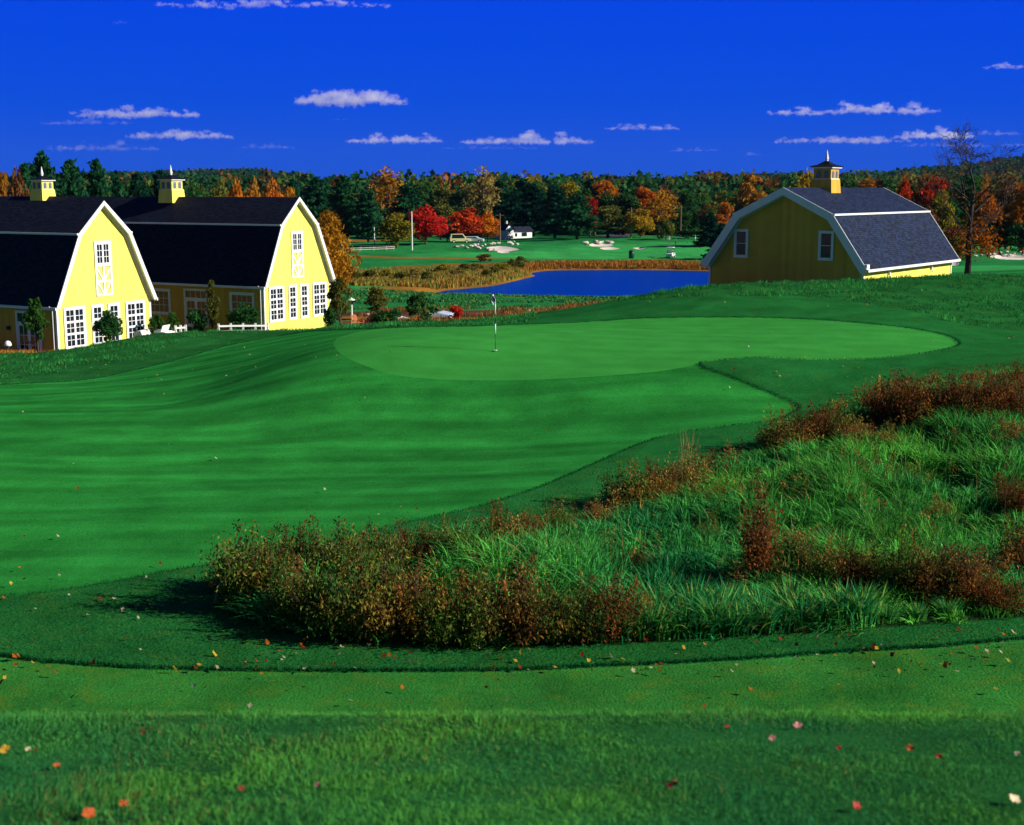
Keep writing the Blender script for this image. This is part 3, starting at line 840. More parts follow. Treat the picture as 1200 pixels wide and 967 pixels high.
def cupola(fr, root, u, v, zb, w, hb, hw, matW, arched=False):
    """square louvred lantern straddling the ridge"""
    cu = MB()
    P = lambda x, y, z: fr(u+x, v+y, z)
    s0, s1 = w*.62, w*.5
    # flared base, body
    vs = [P(sx*s, sy*s, z) for z, s in ((zb-.5, s0), (zb+hb*.42, s0*.90), (zb+hb*.42, s1), (zb+hb, s1)) for sx, sy in ((-1,-1),(1,-1),(1,1),(-1,1))]
    fs = [(i*4+k, i*4+(k+1) % 4, (i+1)*4+(k+1) % 4, (i+1)*4+k) for i in range(3) for k in range(4)] + [(3,2,1,0), (12,13,14,15)]
    cu.add(vs, fs); body = cu.build('cupola', matW, root); tag_boards(body, fr)
    k = MB(); k.box((-s1-.16, -s1-.16, zb+hb), (s1+.16, s1+.16, zb+hb+.10), P); k.build('cornice', M_WHT, body)
    k = MB(); k.box((-s1-.05, -s1-.05, zb+hb*.42+.002), (s1+.05, s1+.05, zb+hb*.42+.06), P); k.build('sill_band', M_WHT, body)
    k = MB(); e = s1+.24; zt = zb+hb+.102
    vs = [P(sx*s, sy*s, z) for z, s in ((zt, e), (zt+.05, e), (zt+hw*.35, e*.55), (zt+hw, .07)) for sx, sy in ((-1,-1),(1,-1),(1,1),(-1,1))]
    k.add(vs, [(i*4+q, i*4+(q+1) % 4, (i+1)*4+(q+1) % 4, (i+1)*4+q) for i in range(3) for q in range(4)] + [(3,2,1,0), (12,13,14,15)])
    o = k.build('cupola_roof', M_ROOF, body); set_attr(o, 'along', [0]*len(o.data.vertices)); set_attr(o, 'up', [0]*len(o.data.vertices))
    k = MB(); c = P(0, 0, zt+hw-.05); k.lathe([(.12, 0), (.11, .15), (.15, .17), (.13, .24), (.08, .5), (.015, .82)], c, 8); k.build('finial', M_WHT, body)
    # two louvres on every face
    z0, z1 = zb+hb*.50, zb+hb*.90
    for f_ in range(4):
        for j in (-1, 1):
            m_ = MB(); c0 = j*s1*.45; hw_ = s1*.25
            def Q(a, z, d, f_=f_):
                return [P(a, -s1-d, z), P(s1+d, a, z), P(-a, s1+d, z), P(-s1-d, -a, z)][f_]
            nt_ = 7
            if arched:
                top = [(c0+hw_*math.cos(q*math.pi/8), z1-hw_+hw_*math.sin(q*math.pi/8)) for q in range(9)]
            else: top = [(c0+hw_, z1), (c0-hw_, z1)]
            pr = [(c0-hw_, z0), (c0+hw_, z0)] + top
            m_.prism(pr, .004, .02, lambda t, p, q: Q(p, q, t))
            for q in range(nt_):
                zz = z0+.03+(z1-z0-.12)*q/nt_
                m_.box((c0-hw_*.9, zz, .021), (c0+hw_*.9, zz+.035, .05), lambda x, y, z: Q(x, y, z))
            m_.build('louvre', M_LOUV, body)
    return body

# ------------------------------------------------------------------ the two parallel yellow barns
LU = (-.876, .482); LV = (.482, .876)
FLOOR = CZ - 10.65
def corner(px, Y):
    p = W(px, 400, Y); return (float(p[0]), float(p[1]), FLOOR)
WB = 8.3
def left_barn(name, label, px, Y, L, drop=0.0):
    loc = corner(px, Y); loc = (loc[0], loc[1], FLOOR-drop)
    root, fr, prof = barn(name, label, loc, LU, LV, WB, L, 3.75, 1.88, 8.0, 10.05, .28, M_YEL_SHADE, M_YEL, M_ROOF, .26)
    gf = lambda a, z, d: fr(-d, a, z)       # gable face
    sf = lambda a, z, d: fr(a, -d, z)       # front side face
    # seams of the gable cladding
    k = MB(); k.box((.3, 3.62, .002), (WB-.3, 3.72, .02), lambda x, y, z: gf(x, y, z)); set_attr(k.build('belt_course', M_YEL, root), 'along', [.15]*8)
    k = MB(); k.box((2.3, 7.55, .002), (WB-2.3, 7.60, .016), lambda x, y, z: gf(x, y, z)); set_attr(k.build('belt_course', M_YEL, root), 'along', [.15]*8)
    for a, w, sp in ((1.45, 1.55, 2), (3.42, .78, 1), (4.88, .78, 1), (6.85, 1.55, 2)):
        window(fr, 'tall_window', gf, a, .75, w, 2.45, 2 if sp == 1 else 2, 6, root, split=sp, mid=.07)
    # loft door: window over cross-braced panels
    c = WB/2
    o = window(fr, 'loft_window', gf, c, 5.95, 1.15, 1.35, 2, 3, root, fw=.16, split=2)
    d = MB(); bb = lambda a0, z0, a1, z1, dd=.06: d.box((a0, z0, .003), (a1, z1, dd), lambda x, y, z: gf(x, y, z))
    bb(c-.735, 3.85, c-.575, 5.78); bb(c+.575, 3.85, c+.735, 5.78); bb(c-.575, 3.85, c+.575, 4.01); bb(c-.575, 4.74, c+.575, 4.90); bb(c-.06, 4.01, c+.06, 4.735); bb(c-.06, 4.905, c+.06, 5.78)
    def diag(a0, z0, a1, z1, w=.11):
        v = Vector((a1-a0, z1-z0)).normalized(); n = Vector((-v.y, v.x))*w/2
        d.prism([(a0-n.x, z0-n.y), (a1-n.x, z1-n.y), (a1+n.x, z1+n.y), (a0+n.x, z0+n.y)], .004, .05, lambda t, p, q: gf(p, q, t))
    for zb in (4.05, 4.94):
        diag(c-.08, zb, c-.54, zb+.68); diag(c+.08, zb, c+.54, zb+.68)
    d.build('loft_door', M_WHT, root)
    # downpipe at the near corner
    k = MB(); k.tube([fr(.25, -.34, 3.45), fr(.25, -.10, 3.2), fr(.25, -.10, .15)], .05, 8); k.build('downpipe', M_WHT, root)
    k = MB(); k.box((-.3, -.2, -1.5), (L, WB, -.003), lambda x, y, z: fr(x, y, z)) if False else None
    return root, fr, gf, sf
def solve_u(px, ox, oy):
    # distance along the front wall seen at a photo column
    s = (px-600)/1565.0
    return (s*oy - ox) / (LU[0] - s*LU[1])
def door(fr, sf, a, w, h, root, transom=True, lab=None):
    f = MB(); b = lambda a0, z0, a1, z1, d=.08: f.box((a0, z0, .003), (a1, z1, d), lambda x, y, z: sf(x, y, z))
    b(a-w/2-.16, 0, a-w/2, h+.16); b(a+w/2, 0, a+w/2+.16, h+.16); b(a-w/2, h, a+w/2, h+.16, .082)
    o = f.build('door', M_WHT, root)
    hd = h*.76
    l = MB(); q = lambda a0, z0, a1, z1, d=.05: l.box((a0, z0, .022), (a1, z1, d), lambda x, y, z: sf(x, y, z))
    q(a-w/2, hd, a+w/2, hd+.14, .06)
    for c in range(1, 4): q(a-w/2+w*c/4-.02, hd+.14, a-w/2+w*c/4+.02, h, .045)
    l.build('transom', M_WHT, o)
    for sgn in (-1, 1):
        l = MB(); x0, x1 = (a-w/2, a-.01) if sgn < 0 else (a+.01, a+w/2)
        q(x0, .02, x0+.12, hd-.005); q(x1-.12, .02, x1, hd-.005); q(x0+.12, .02, x1-.12, .26); q(x0+.12, hd-.13, x1-.12, hd-.005)
        xm = (x0+x1)/2; q(xm-.018, .26, xm+.018, hd-.13, .042)
        for r_ in (1, 2): zc = .26+(hd-.39)*r_/3; q(x0+.12, zc-.018, x1-.12, zc+.018, .038)
        l.build('door_leaf', M_WHT, o)
        hmb = MB(); hx = x1-.07 if sgn < 0 else x0+.07
        hmb.box((hx-.015, .95, .052), (hx+.015, 1.12, .085), lambda x, y, z: sf(x, y, z)); hmb.build('handle', M_DARK, o)
    g = MB(); g.box((a-w/2, 0.01, .008), (a+w/2, h, .020), lambda x, y, z: sf(x, y, z)); g.build('pane', M_GLASS, o)
    return o

b1, f1, g1, s1_ = left_barn('yellow_barn', 'yellow gambrel barn cut by the left edge, in front of its longer twin', 68, 84, 26, .15)
ox, oy = b1.location.x, b1.location.y
ua = solve_u(27, ox, oy)
door(f1, s1_, ua, 2.0, 2.9, b1)
window(f1, 'side_window', s1_, ua+5, .9, 1.6, 1.5, 3, 3, b1)
k = MB(); k.box((ua+1.75, -.16, 1.75), (ua+2.0, -.01, 2.0), lambda x, y, z: f1(x, y, z)); k.build('wall_lamp', M_DARK, b1)

b2, f2, g2, s2_ = left_barn('yellow_barn', 'long yellow gambrel barn with two cupolas on its dark ridge and a sunlit gable', 311, 100, 44)
ox, oy = b2.location.x, b2.location.y
door(f2, s2_, solve_u(226.5, ox, oy), 2.1, 2.85, b2)
window(f2, 'side_window', s2_, solve_u(281, ox, oy), 1.0, 2.1, 1.75, 4, 3, b2, fw=.16)
window(f2, 'side_window', s2_, solve_u(183, ox, oy), 1.0, 2.1, 1.75, 4, 3, b2, fw=.16)
for pxu in (120, 60): window(f2, 'side_window', s2_, solve_u(pxu, ox, oy), 1.0, 2.1, 1.75, 4, 3, b2, fw=.16)
k = MB(); cc = f2(solve_u(226.5, ox, oy), -.08, 3.25); k.lathe([(.04, 0), (.09, .02), (.07, .16), (.03, .2)], cc, 8); k.build('wall_lamp', M_DARK, b2)
for uu in (12.7, 27.6):
    cupola(f2, b2, uu, WB/2, 10.05, 1.26, 1.32, .36, M_YEL)
# both cupolas take the gable's yellow boards on all sides

# ------------------------------------------------------------------ the barn at the right
RU = (.612, .791); RV = (-.791, .612)
Yr = 88.0; pr_ = W(1012, 320, Yr)
WR = 11.6; LR = 16.5
rz0 = CZ - 8.1; EV = 3.22
b3, f3, prof3 = barn('yellow_barn', 'low yellow barn with slate gambrel roof and single cupola beside the pond, gable in shade', (float(pr_[0]), float(pr_[1]), rz0), RU, RV, WR, LR, EV, 2.15, EV+3.25, EV+5.0, .42, M_YEL, M_YEL_SHADE, M_ROOFR, .52, g0=.45)
gf3 = lambda a, z, d: f3(-d, a, z)
sf3 = lambda a, z, d: f3(a, -d, z)
for a in (WR*.235, WR*.785):
    o = window(f3, 'sash_window', gf3, a, EV+.28, .82, 1.72, 1, 2, b3, fw=.14, lab='double hung window with blue shaded white frame')
k = MB(); k.box((.15, EV-.02, .003), (WR-.15, EV+.05, .03), lambda x, y, z: gf3(x, y, z)); set_attr(k.build('belt_course', M_YEL_SHADE, b3), 'along', [.15]*8)
# eave returns, at both corners of the gable
for v0, v1 in ((-.42, .12), (WR-.12, WR+.42)):
    k = MB(); k.box((-.46, v0, EV-.36), (-.04, v1, EV-.02), lambda x, y, z: f3(x, y, z)); k.build('eave_return', M_WHT, b3)
for uu in (4.2, 12.2):
    k = MB(); k.box((uu-.06, -.16, EV-.95), (uu+.06, -.042, EV-.60), lambda x, y, z: f3(x, y, z)); k.lathe([(.02, 0), (.07, .03), (.07, .12), (.02, .15)], f3(uu, -.14, EV-1.12), 8)
    k.build('wall_lamp', M_WHT, b3)
k = MB(); k.box((WR*.5-.12, .55, .003), (WR*.5+.12, .75, .05), lambda x, y, z: gf3(x, y, z)); k.build('vent', M_DARK, b3)
cupola(f3, b3, 6.3, WR/2, EV+5.0, 1.32, 1.36, .44, M_YEL_SHADE, arched=True)
# ------------------------------------------------------------------ vegetation: grass as blades
print('grass')
def blades(P, h, w, lean, seg, ang=None):
    """curved tapering blades. P (n,3), h,w (n,), lean (n,2) horizontal reach"""
    n = len(P)
    ang = rng.uniform(0, 2*math.pi, n) if ang is None else ang
    wd = np.stack([np.cos(ang), np.sin(ang), np.zeros(n)], -1)
    ln = np.concatenate([lean, np.zeros((n, 1))], 1)
    rings = []
    L = np.linalg.norm(lean, axis=1)
    for k in range(seg):
        t = k / seg
        c = P + ln*t*t + np.array([0, 0, 1.])*(h*(t - .35*np.minimum(L/h, 1.6)*t*t))[:, None]
        ww = (w*(1-.55*t)*.5)[:, None]*wd
        rings += [c - ww, c + ww]
    t = 1.0
    tip = P + ln + np.array([0, 0, 1.])*(h*(1 - .35*np.minimum(L/h, 1.6)))[:, None]
    rings.append(tip)
    V_ = np.stack(rings, 1).reshape(-1, 3)
    m = 2*seg+1; b = (np.arange(n)*m)[:, None]
    quads = [np.hstack([b+2*k, b+2*k+1, b+2*k+3, b+2*k+2]) for k in range(seg-1)]
    tris = np.hstack([b+2*seg-2, b+2*seg-1, b+2*seg])
    return V_, (np.vstack(quads) if quads else np.zeros((0, 4), int)), tris, m
def blade_obj(name, P, h, w, lean, seg, col, mat, kind='stuff', parent=None, ang=None, loc=None):
    V_, q, t, m = blades(P, h, w, lean, seg, ang)
    me = np_mesh(name, V_, [q, t], [mat], False, {'col': np.repeat(col, m, 0)})
    o = link(name, me, parent, loc)
    if kind: o['kind'] = kind
    return o
def jit(c, n, v=.25, hue=.12):
    c = np.array(c)[None]*np.ones((n, 1)); 
    return c*(1+rng.uniform(-v, v, (n, 1)))*(1+rng.uniform(-hue, hue, (n, 3)))
def pickcol(n, items):
    """items: list of (weight, colour)"""
    w_ = np.array([i[0] for i in items], float); w_ /= w_.sum()
    k = rng.choice(len(items), n, p=w_)
    return jit((0, 0, 0), n) + np.array([i[1] for i in items])[k]*(1+rng.uniform(-.28, .28, (n, 1)))
M_GRASS = leafmat('grass_blades', trans=.3)
M_LEAF = leafmat('leaves', trans=.35)
def inside(X, Y, polys): return poly_sdf(X, Y, polys)
def scatter_frustum(n, y0, y1, xl=-.46, xr=.46, margin=1.5):
    Y = np.sqrt(rng.uniform(y0*y0, y1*y1, n)); X = rng.uniform(xl, xr, n)*Y + rng.uniform(-margin, margin, n)
    return X, Y
def lift(X, Y, dz=-.01): return np.stack([X, Y, H(X, Y)+dz], -1)

# knoll in front of the camera: long soft lawn grass
n = 230000
X, Y = scatter_frustum(n, 4.6, 12.5, -.47, .47, .6)
cl = fbm(X/.35, Y/.35, 71, 2); cl2 = fbm(X/1.5, Y/1.5, 75, 2)
h = (.026 + .028*rng.random(n))*(1+1.1*cl+ .6*cl2)*np.where(rng.random(n) < .04, 1.5, 1); h = np.clip(h, .02, .13)
mixc = np.clip(.45 + .9*cl2 + .7*fbm(X/.6, Y/.6, 79, 2) + rng.normal(0, .18, n), 0, 1)[:, None]
col = np.array([[.028, .200, .058]])*(1-mixc) + np.array([[.110, .390, .048]])*mixc
dry = (rng.random(n) < np.clip(.035+.25*fbm(X/.8, Y/.8, 83, 2), 0, .25))
col[dry] = [.20, .17, .045]
col *= rng.uniform(.7, 1.35, (n, 1))
blade_obj('knoll_grass', lift(X, Y), h, rng.uniform(.0035, .0065, n), rng.normal(0, .026, (n, 2))+cl[:, None]*.04, 3, col, M_GRASS)

# mown strip and rough between the knoll and the wild grass: short blades
n = 210000
X, Y = scatter_frustum(n, 17.5, 29.5)
ss = poly_sdf(X, Y, Z_STRIP); sf = poly_sdf(X, Y, Z_FAIR)
k = (ss < 0.02) & (sf < 0)
X, Y, ss, sf = X[k], Y[k], ss[k], sf[k]; n = len(X)
h = rng.uniform(.03, .06, n)*np.where(ss > -.5, 1.15, 1)*np.where(sf > -1.2, .5, 1)
mixc = np.clip(.35+.8*fbm(X/1.8, Y/1.1, 91, 3)+rng.normal(0, .15, n), 0, 1)[:, None]
col = (np.array([[.007, .098, .028]])*(1-mixc) + np.array([[.028, .185, .030]])*mixc)*rng.uniform(.7, 1.3, (n, 1))
blade_obj('rough_grass', lift(X, Y), h, rng.uniform(.006, .011, n), rng.normal(0, .02, (n, 2)), 2, col, M_GRASS)

# grass lip along the outlines of the mown areas
def along(poly, dens, wid, closed=True):
    p = np.asarray(poly); q = np.roll(p, -1, 0)
    if not closed: p, q = p[:-1], q[:-1]
    L = np.linalg.norm(q-p, axis=1); m = rng.poisson(L*dens)
    i = np.repeat(np.arange(len(p)), m); t = rng.random(len(i))
    e = (q-p)[i]; nrm = np.stack([e[:, 1], -e[:, 0]], -1); nrm /= np.linalg.norm(nrm, axis=1)[:, None]+1e-9
    return p[i] + e*t[:, None] + nrm*rng.uniform(-1, 1, (len(i), 1))*wid
pts = np.vstack([along(Z_GREEN, 150, .09), along(Z_FAIR, 160, .12), along(_sp, 420, .08, False)])
X, Y = pts[:, 0], pts[:, 1]
sg = poly_sdf(X, Y, Z_GREEN); sf = poly_sdf(X, Y, Z_FAIR); ss = poly_sdf(X, Y, Z_STRIP)
k = (sg < 0) & (sf < 0) & (ss < 0.0) & (np.abs(X) < .5*Y+2)
X, Y = X[k], Y[k]; n = len(X)
blade_obj('lip_grass', lift(X, Y), rng.uniform(.05, .085, n), rng.uniform(.008, .016, n), rng.normal(0, .02, (n, 2)), 2,
          jit((.008, .10, .026), n), M_GRASS)

# longer rough on the mound behind the green, on the left slope and on the right bank
n = 210000
X, Y = scatter_frustum(n, 44, 92, -.48, .48, 3)
sg = np.maximum(poly_sdf(X, Y, Z_GREEN), poly_sdf(X, Y, Z_FAIR)); sc_ = poly_sdf(X, Y, Z_COLLAR); sn = poly_sdf(X, Y, Z_NATIVE)
k = (sg < -.3) & (sc_ < -.1) & (sn < 0) & ~((X < -8) & (Y > 86+.0*X)) & ~((X < -27.5) & ((X+28.8)*LV[0]+(Y-84)*LV[1] > -4.2)) & (fbm(X/1.2, Y/1.2, 101, 3) > -.35*rng.random(n))
leftapron = (X < -12) & (sg > -4)
k &= ~leftapron | (rng.random(n) < .25)
X, Y, sg = X[k], Y[k], sg[k]; n = len(X)
cl = fbm(X/.9, Y/1.2, 105, 3)
right = (X > 0)
h = np.clip((.075 + .07*rng.random(n))*(1+2.2*cl), .03, .26)*np.where((X < -12) & (sg > -4), .35, 1)*np.where(right, 1.25, 1)
mixc = np.clip(.38+1.0*cl+rng.normal(0, .2, n), 0, 1)[:, None]
col = (np.array([[.007, .092, .030]])*(1-mixc) + np.array([[.036, .235, .042]])*mixc)*rng.uniform(.7, 1.3, (n, 1))
dry = rng.random(n) < np.clip(.03 + .25*fbm(X/3, Y/3, 109, 2), .01, .15); col[dry] = [.11, .13, .03]
blade_obj('long_rough_grass', lift(X, Y), h, rng.uniform(.02, .045, n), rng.normal(0, .09, (n, 2)), 2, col*(1+.9*cl[:, None]), M_GRASS)

# dry grass against the left barns
X = rng.uniform(-42, -24, 26000); Y = rng.uniform(78.5, 90, 26000)
bx = X + 28.8; by = Y - 84; out = (bx*LV[0] + by*LV[1]) ; uu_ = bx*LU[0]+by*LU[1]
k = ((uu_ > -.6) & (uu_ < 12) & (out < -.1) & (out > -4.2)) | ((uu_ < -.05) & (uu_ > -.7) & (out > -1) & (out < 8.3))
X, Y = X[k], Y[k]; n = len(X)
blade_obj('dry_grass', lift(X, Y), rng.uniform(.18, .42, n), rng.uniform(.02, .04, n), rng.normal(0, .08, (n, 2)), 2, jit((.50, .22, .045), n), M_GRASS)

# ---- wild grass: leaning tussocks
nt_ = 8600
X, Y = scatter_frustum(nt_, 21.5, 47, -.28, .60, 2)
s = poly_sdf(X, Y, Z_NATIVE); k = s > .1
X, Y, s = X[k], Y[k], s[k]; nt_ = len(X)
hum = fbm(X/2.2, Y/2.2, 121, 3)
tp = np.clip(.55+.9*fbm(X/3.5, Y/3.5, 125, 3)+rng.normal(0, .12, nt_), 0, 1)
per = 36
rep = np.repeat(np.arange(nt_), per); n = len(rep)
a = rng.uniform(0, 2*math.pi, n); rr = np.abs(rng.normal(0, .16, n))
PX = X[rep]+np.cos(a)*rr; PY = Y[rep]+np.sin(a)*rr
front = np.clip((s[rep])/1.2, 0, 1)
tall_ = rng.uniform(.55, 1.3, nt_)[rep]; bright = rng.uniform(.4, 1.5, nt_)[rep][:, None]
hh = (.34+.26*rng.random(n))*tall_*(1+.9*hum[rep])*(.62+.38*front); hh = np.clip(hh, .2, .95)
wind = np.array([[-.16, -.10]])
tdir = np.stack([np.cos(a), np.sin(a)], -1)*rng.uniform(.25, .95, (n, 1))*hh[:, None]
ln = tdir + wind*rng.uniform(.4, 1.6, (n, 1)) + np.stack([fbm(X, Y, 131, 2), fbm(X, Y, 133, 2)], -1)[rep]*.35
mixc = tp[rep][:, None]
colA = np.array([[.020, .235, .070]]); colB = np.array([[.110, .420, .050]])
col = (colA*(1-mixc)+colB*mixc)*rng.uniform(.55, 1.5, (n, 1))*bright
dk = rng.random(n)
col[dk < .012] = [.42, .28, .09]; col[(dk >= .012) & (dk < .025)] = [.18, .42, .16]
blade_obj('wild_grass', lift(PX, PY, -.03+hump(PX, PY)), hh, rng.uniform(.016, .042, n), ln, 3, col, M_GRASS)
# dead straw stalks standing above it
n = 1300
X, Y = scatter_frustum(n, 22, 46, -.28, .6, 2); s = poly_sdf(X, Y, Z_NATIVE)
k = (s > .4) & (fbm(X/2, Y/2, 141, 2) + .25*rng.random(n) > .12); X, Y = X[k], Y[k]; n = len(X)
blade_obj('straw_stalks', lift(X, Y), rng.uniform(.6, 1.25, n), rng.uniform(.006, .012, n), rng.normal(0, .14, (n, 2)), 3, jit((.42, .24, .08), n), M_GRASS)

# ------------------------------------------------------------------ wild shrubs of the rough
def shrub_mesh(seed, Hh, Rr, nst, nlf, ls, cols, flat=1.0, plume=False):
    """stems and leaves as two meshes; origin at the base"""
    r = np.random.default_rng(seed)
    stems = MB(); lp = []; lc = []
    for i in range(nst):
        a = r.uniform(0, 2*math.pi); q = r.uniform(.05, 1)**.6*Rr; hz = Hh*(r.uniform(.45, 1.05) if r.random() > .14 else r.uniform(1.1, 1.4))*(1-.30*(q/Rr)**2)
        b0 = Vector((math.cos(a)*q*.3, math.sin(a)*q*.3, -.05)); tip = Vector((math.cos(a)*q, math.sin(a)*q, hz))
        mid = (b0+tip)/2 + Vector((r.normal(0, .05), r.normal(0, .05), hz*.08))
        stems.tube([b0, mid, tip], [.009, .007, .005], 3, cap=False)
        m = nlf // nst
        base = cols[r.choice(len(cols))]
        for j in range(m):
            t = r.uniform(.22, 1.04); p = b0.lerp(mid, min(1, t*2)) if t < .5 else mid.lerp(tip, t*2-1)
            sp = (.085 if not plume else .035)*(.6+t)*(.4 if hz > Hh*.98 else 1)
            lp.append((p.x+r.normal(0, sp), p.y+r.normal(0, sp), p.z+r.normal(0, sp*.7)))
            lc.append(np.array(base)*(1+r.uniform(-.4, .5)))
    return stems, quads_mesh(np.array(lp), ls*.85, np.array(lc), r, 2.4, .3, 1.5)
def quads_mesh(P, s, col, r, elong=1.7, up=.3, rise=0.0):
    n = len(P); s = np.broadcast_to(s, n)*r.uniform(.6, 1.35, n)
    a = r.normal(size=(n, 3)); a[:, 2] += rise; a /= np.linalg.norm(a, axis=1)[:, None]
    nn = r.normal(size=(n, 3)); nn[:, 2] += up; b = np.cross(nn, a); b /= np.linalg.norm(b, axis=1)[:, None]+1e-9
    a = a*(s*.5*elong)[:, None]; b = b*(s*.5)[:, None]
    V_ = np.stack([P-a, P-b*.9+a*.1, P+a, P+b*.9+a*.1], 1).reshape(-1, 3)
    q = np.arange(n*4).reshape(n, 4)
    return V_, q, np.repeat(col, 4, 0)
M_STEM = paint('shrub_stem', (.07, .035, .02), .8, .2, 10)
RUST = [(.26, .10, .022), (.17, .080, .022), (.13, .15, .025), (.46, .25, .045), (.08, .04, .015)]
OLIVE = [(.09, .20, .028), (.20, .22, .035), (.04, .12, .022), (.30, .17, .03), (.06, .045, .015), (.10, .15, .025)]
DARK = [(.20, .055, .02), (.12, .05, .018), (.27, .10, .022), (.09, .08, .02)]
TAN = [(.46, .26, .06), (.30, .15, .04), (.20, .20, .04)]
def shrub(name, seed, Hh, Rr, nst, nlf, ls, cols, plume=False):
    root = empty(name, (0, 0, 0))
    st, (V_, q, c) = shrub_mesh(seed, Hh, Rr, nst, nlf, ls, cols, plume=plume)
    st.build('stems', M_STEM, root)
    me = np_mesh('leaves', V_, [q], [M_LEAF], False, {'col': c}); link('leaves', me, root)
    return root
PROTO = {
 'rust': [shrub('rusty_shrub', 1, 1.15, .62, 50, 5000, .034, RUST+OLIVE[:4]), shrub('rusty_shrub', 2, 1.05, .68, 50, 4800, .033, RUST)],
 'olive': [shrub('olive_shrub', 3, 1.2, .66, 50, 5200, .036, OLIVE+RUST[2:3]), shrub('olive_shrub', 4, 1.05, .70, 50, 5000, .034, OLIVE)],
 'dark': [shrub('crimson_shrub', 5, 1.2, .60, 48, 4600, .030, DARK), shrub('crimson_shrub', 6, 1.05, .68, 48, 4600, .030, DARK+RUST[:1])],
 'tan': [shrub('straw_shrub', 7, 1.0, .6, 44, 2600, .036, TAN+RUST[:1]), shrub('straw_shrub', 8, .9, .66, 40, 2600, .036, TAN+OLIVE[:1])],
}
used_p = {}
LK = {'rust': 'rusty red-brown leafy shrub', 'olive': 'olive and rust leafy shrub', 'dark': 'dark crimson twiggy shrub', 'tan': 'straw coloured dry shrub'}
def near_shrub(kind, px, pyb, hgt, label, wid=1.0, y0=17):
    p = hit([px], [pyb], y0)[0]
    k = used_p.get(kind, 0); used_p[kind] = k+1
    pr = PROTO[kind][k % 2]
    o = pr if k < 2 else copy_tree(pr)
    o.location = (p[0], p[1], p[2]-.03+float(hump([p[0]], [p[1]])[0])*.6); sc1 = hgt*rng.uniform(.85, 1.18)/1.1
    o.scale = (sc1*wid, sc1*wid, sc1); o.rotation_euler = (0, 0, rng.uniform(0, 6.28))
    tag(o, label, 'shrub', 'wild shrubs in the native rough'); return o
# left tip and front edge of the wild patch, left to right
FRONT = [
 ('olive', 300, 712, 1.15, 'olive shrub at the left tip of the wild patch above the leaning stake'),
 ('rust', 278, 692, .85, 'small rusty shrub at the far left tip of the wild patch'),
 ('rust', 330, 690, .90, 'rusty shrub behind the leftmost olive shrub of the wild patch'),
 ('rust', 352, 728, .85, 'low rust shrub third along the shaded front edge from the left'),
 ('olive', 392, 741, 1.12, 'olive shrub fourth along the shaded front edge from the left'),
 ('olive', 432, 745, 1.2, 'tall olive shrub fifth along the shaded front edge from the left'),
 ('rust', 472, 748, 1.15, 'rust shrub sixth along the shaded front edge from the left'),
 ('olive', 512, 750, 1.15, 'olive shrub seventh along the shaded front edge from the left'),
 ('rust', 552, 751, 1.0, 'rust shrub left of the yellow post lying at the front edge'),
 ('rust', 600, 751, 1.0, 'rust shrub just right of the yellow post lying at the front edge'),
 ('olive', 640, 751, .95, 'olive shrub second right of the lying yellow post'),
 ('rust', 678, 750, .95, 'rust shrub third right of the lying yellow post'),
 ('dark', 712, 749, .85, 'crimson shrub at the front edge below the middle of the wild patch'),
 ('olive', 745, 745, .8, 'olive shrub where the shaded shrub row ends and green clumps begin'),
 ('olive', 410, 690, 1.0, 'olive shrub in the second row behind the front left shrubs'),
 ('olive', 448, 676, 1.0, 'olive shrub in the back row nearest the fairway stripes'),
 ('rust', 482, 672, .95, 'rust shrub in the back row beside its olive neighbour'),
 ('rust', 515, 668, .85, 'rust shrub fourth in the back row facing the fairway'),
 ('olive', 545, 674, .6, 'short olive shrub at the end of the back left row'),
 ('rust', 590, 650, .85, 'rust shrub under the green spike of grass at the fairway edge'),
 ('dark', 620, 640, .8, 'dark crimson shrub at the fairway edge mid patch'),
 ('rust', 652, 632, .75, 'rust shrub at the fairway edge right of the crimson one'),
 ('dark', 560, 690, .5, 'low crimson shrub inside the left half of the wild patch'),
 ('tan', 700, 622, .6, 'straw shrub on the fairway edge of the wild patch'),
 ('olive', 735, 596, .85, 'olive shrub on the crest below the putting green collar'),
 ('rust', 768, 590, .8, 'rust shrub on the crest below the putting green collar'),
 ('tan', 803, 575, .95, 'straw coloured shrub with upright stalks on the crest of the patch'),
 ('dark', 845, 600, .55, 'low crimson shrub beside the tall dark one in mid patch'),
 ('rust', 832, 640, .5, 'low rust shrub in the green grass left of the tall dark one'),
 ('rust', 745, 672, .55, 'low rust shrub alone in the middle green grass'),
 ('tan', 935, 672, .85, 'straw shrub right of the tall dark crimson shrub'),
 ('rust', 960, 695, .75, 'rust shrub near the lower right edge, leftmost of its row'),
 ('rust', 1000, 700, .75, 'rust shrub near the lower right edge, second of its row'),
 ('olive', 1035, 704, .85, 'olive shrub near the lower right edge, third of its row'),
 ('rust', 1068, 708, .95, 'rust shrub near the lower right edge, fourth of its row'),
 ('rust', 1102, 712, .9, 'rust shrub near the lower right edge, fifth of its row'),
 ('dark', 1136, 716, .8, 'crimson shrub near the lower right edge, sixth of its row'),
 ('dark', 1172, 718, .65, 'low crimson shrub near the lower right edge, last of its row'),
 ('dark', 1195, 690, .95, 'crimson shrub cut by the right edge above the mown lawn'),
 ('tan', 1100, 610, .6, 'straw shrub in the open green grass at the right'),
 ('dark', 1192, 600, .8, 'crimson shrub cut by the right edge halfway up the patch'),
]
for kd, a, b, hg, lb in FRONT: near_shrub(kd, a, b, hg*rng.uniform(1.0, 1.1), lb, rng.uniform(1.0, 1.15))
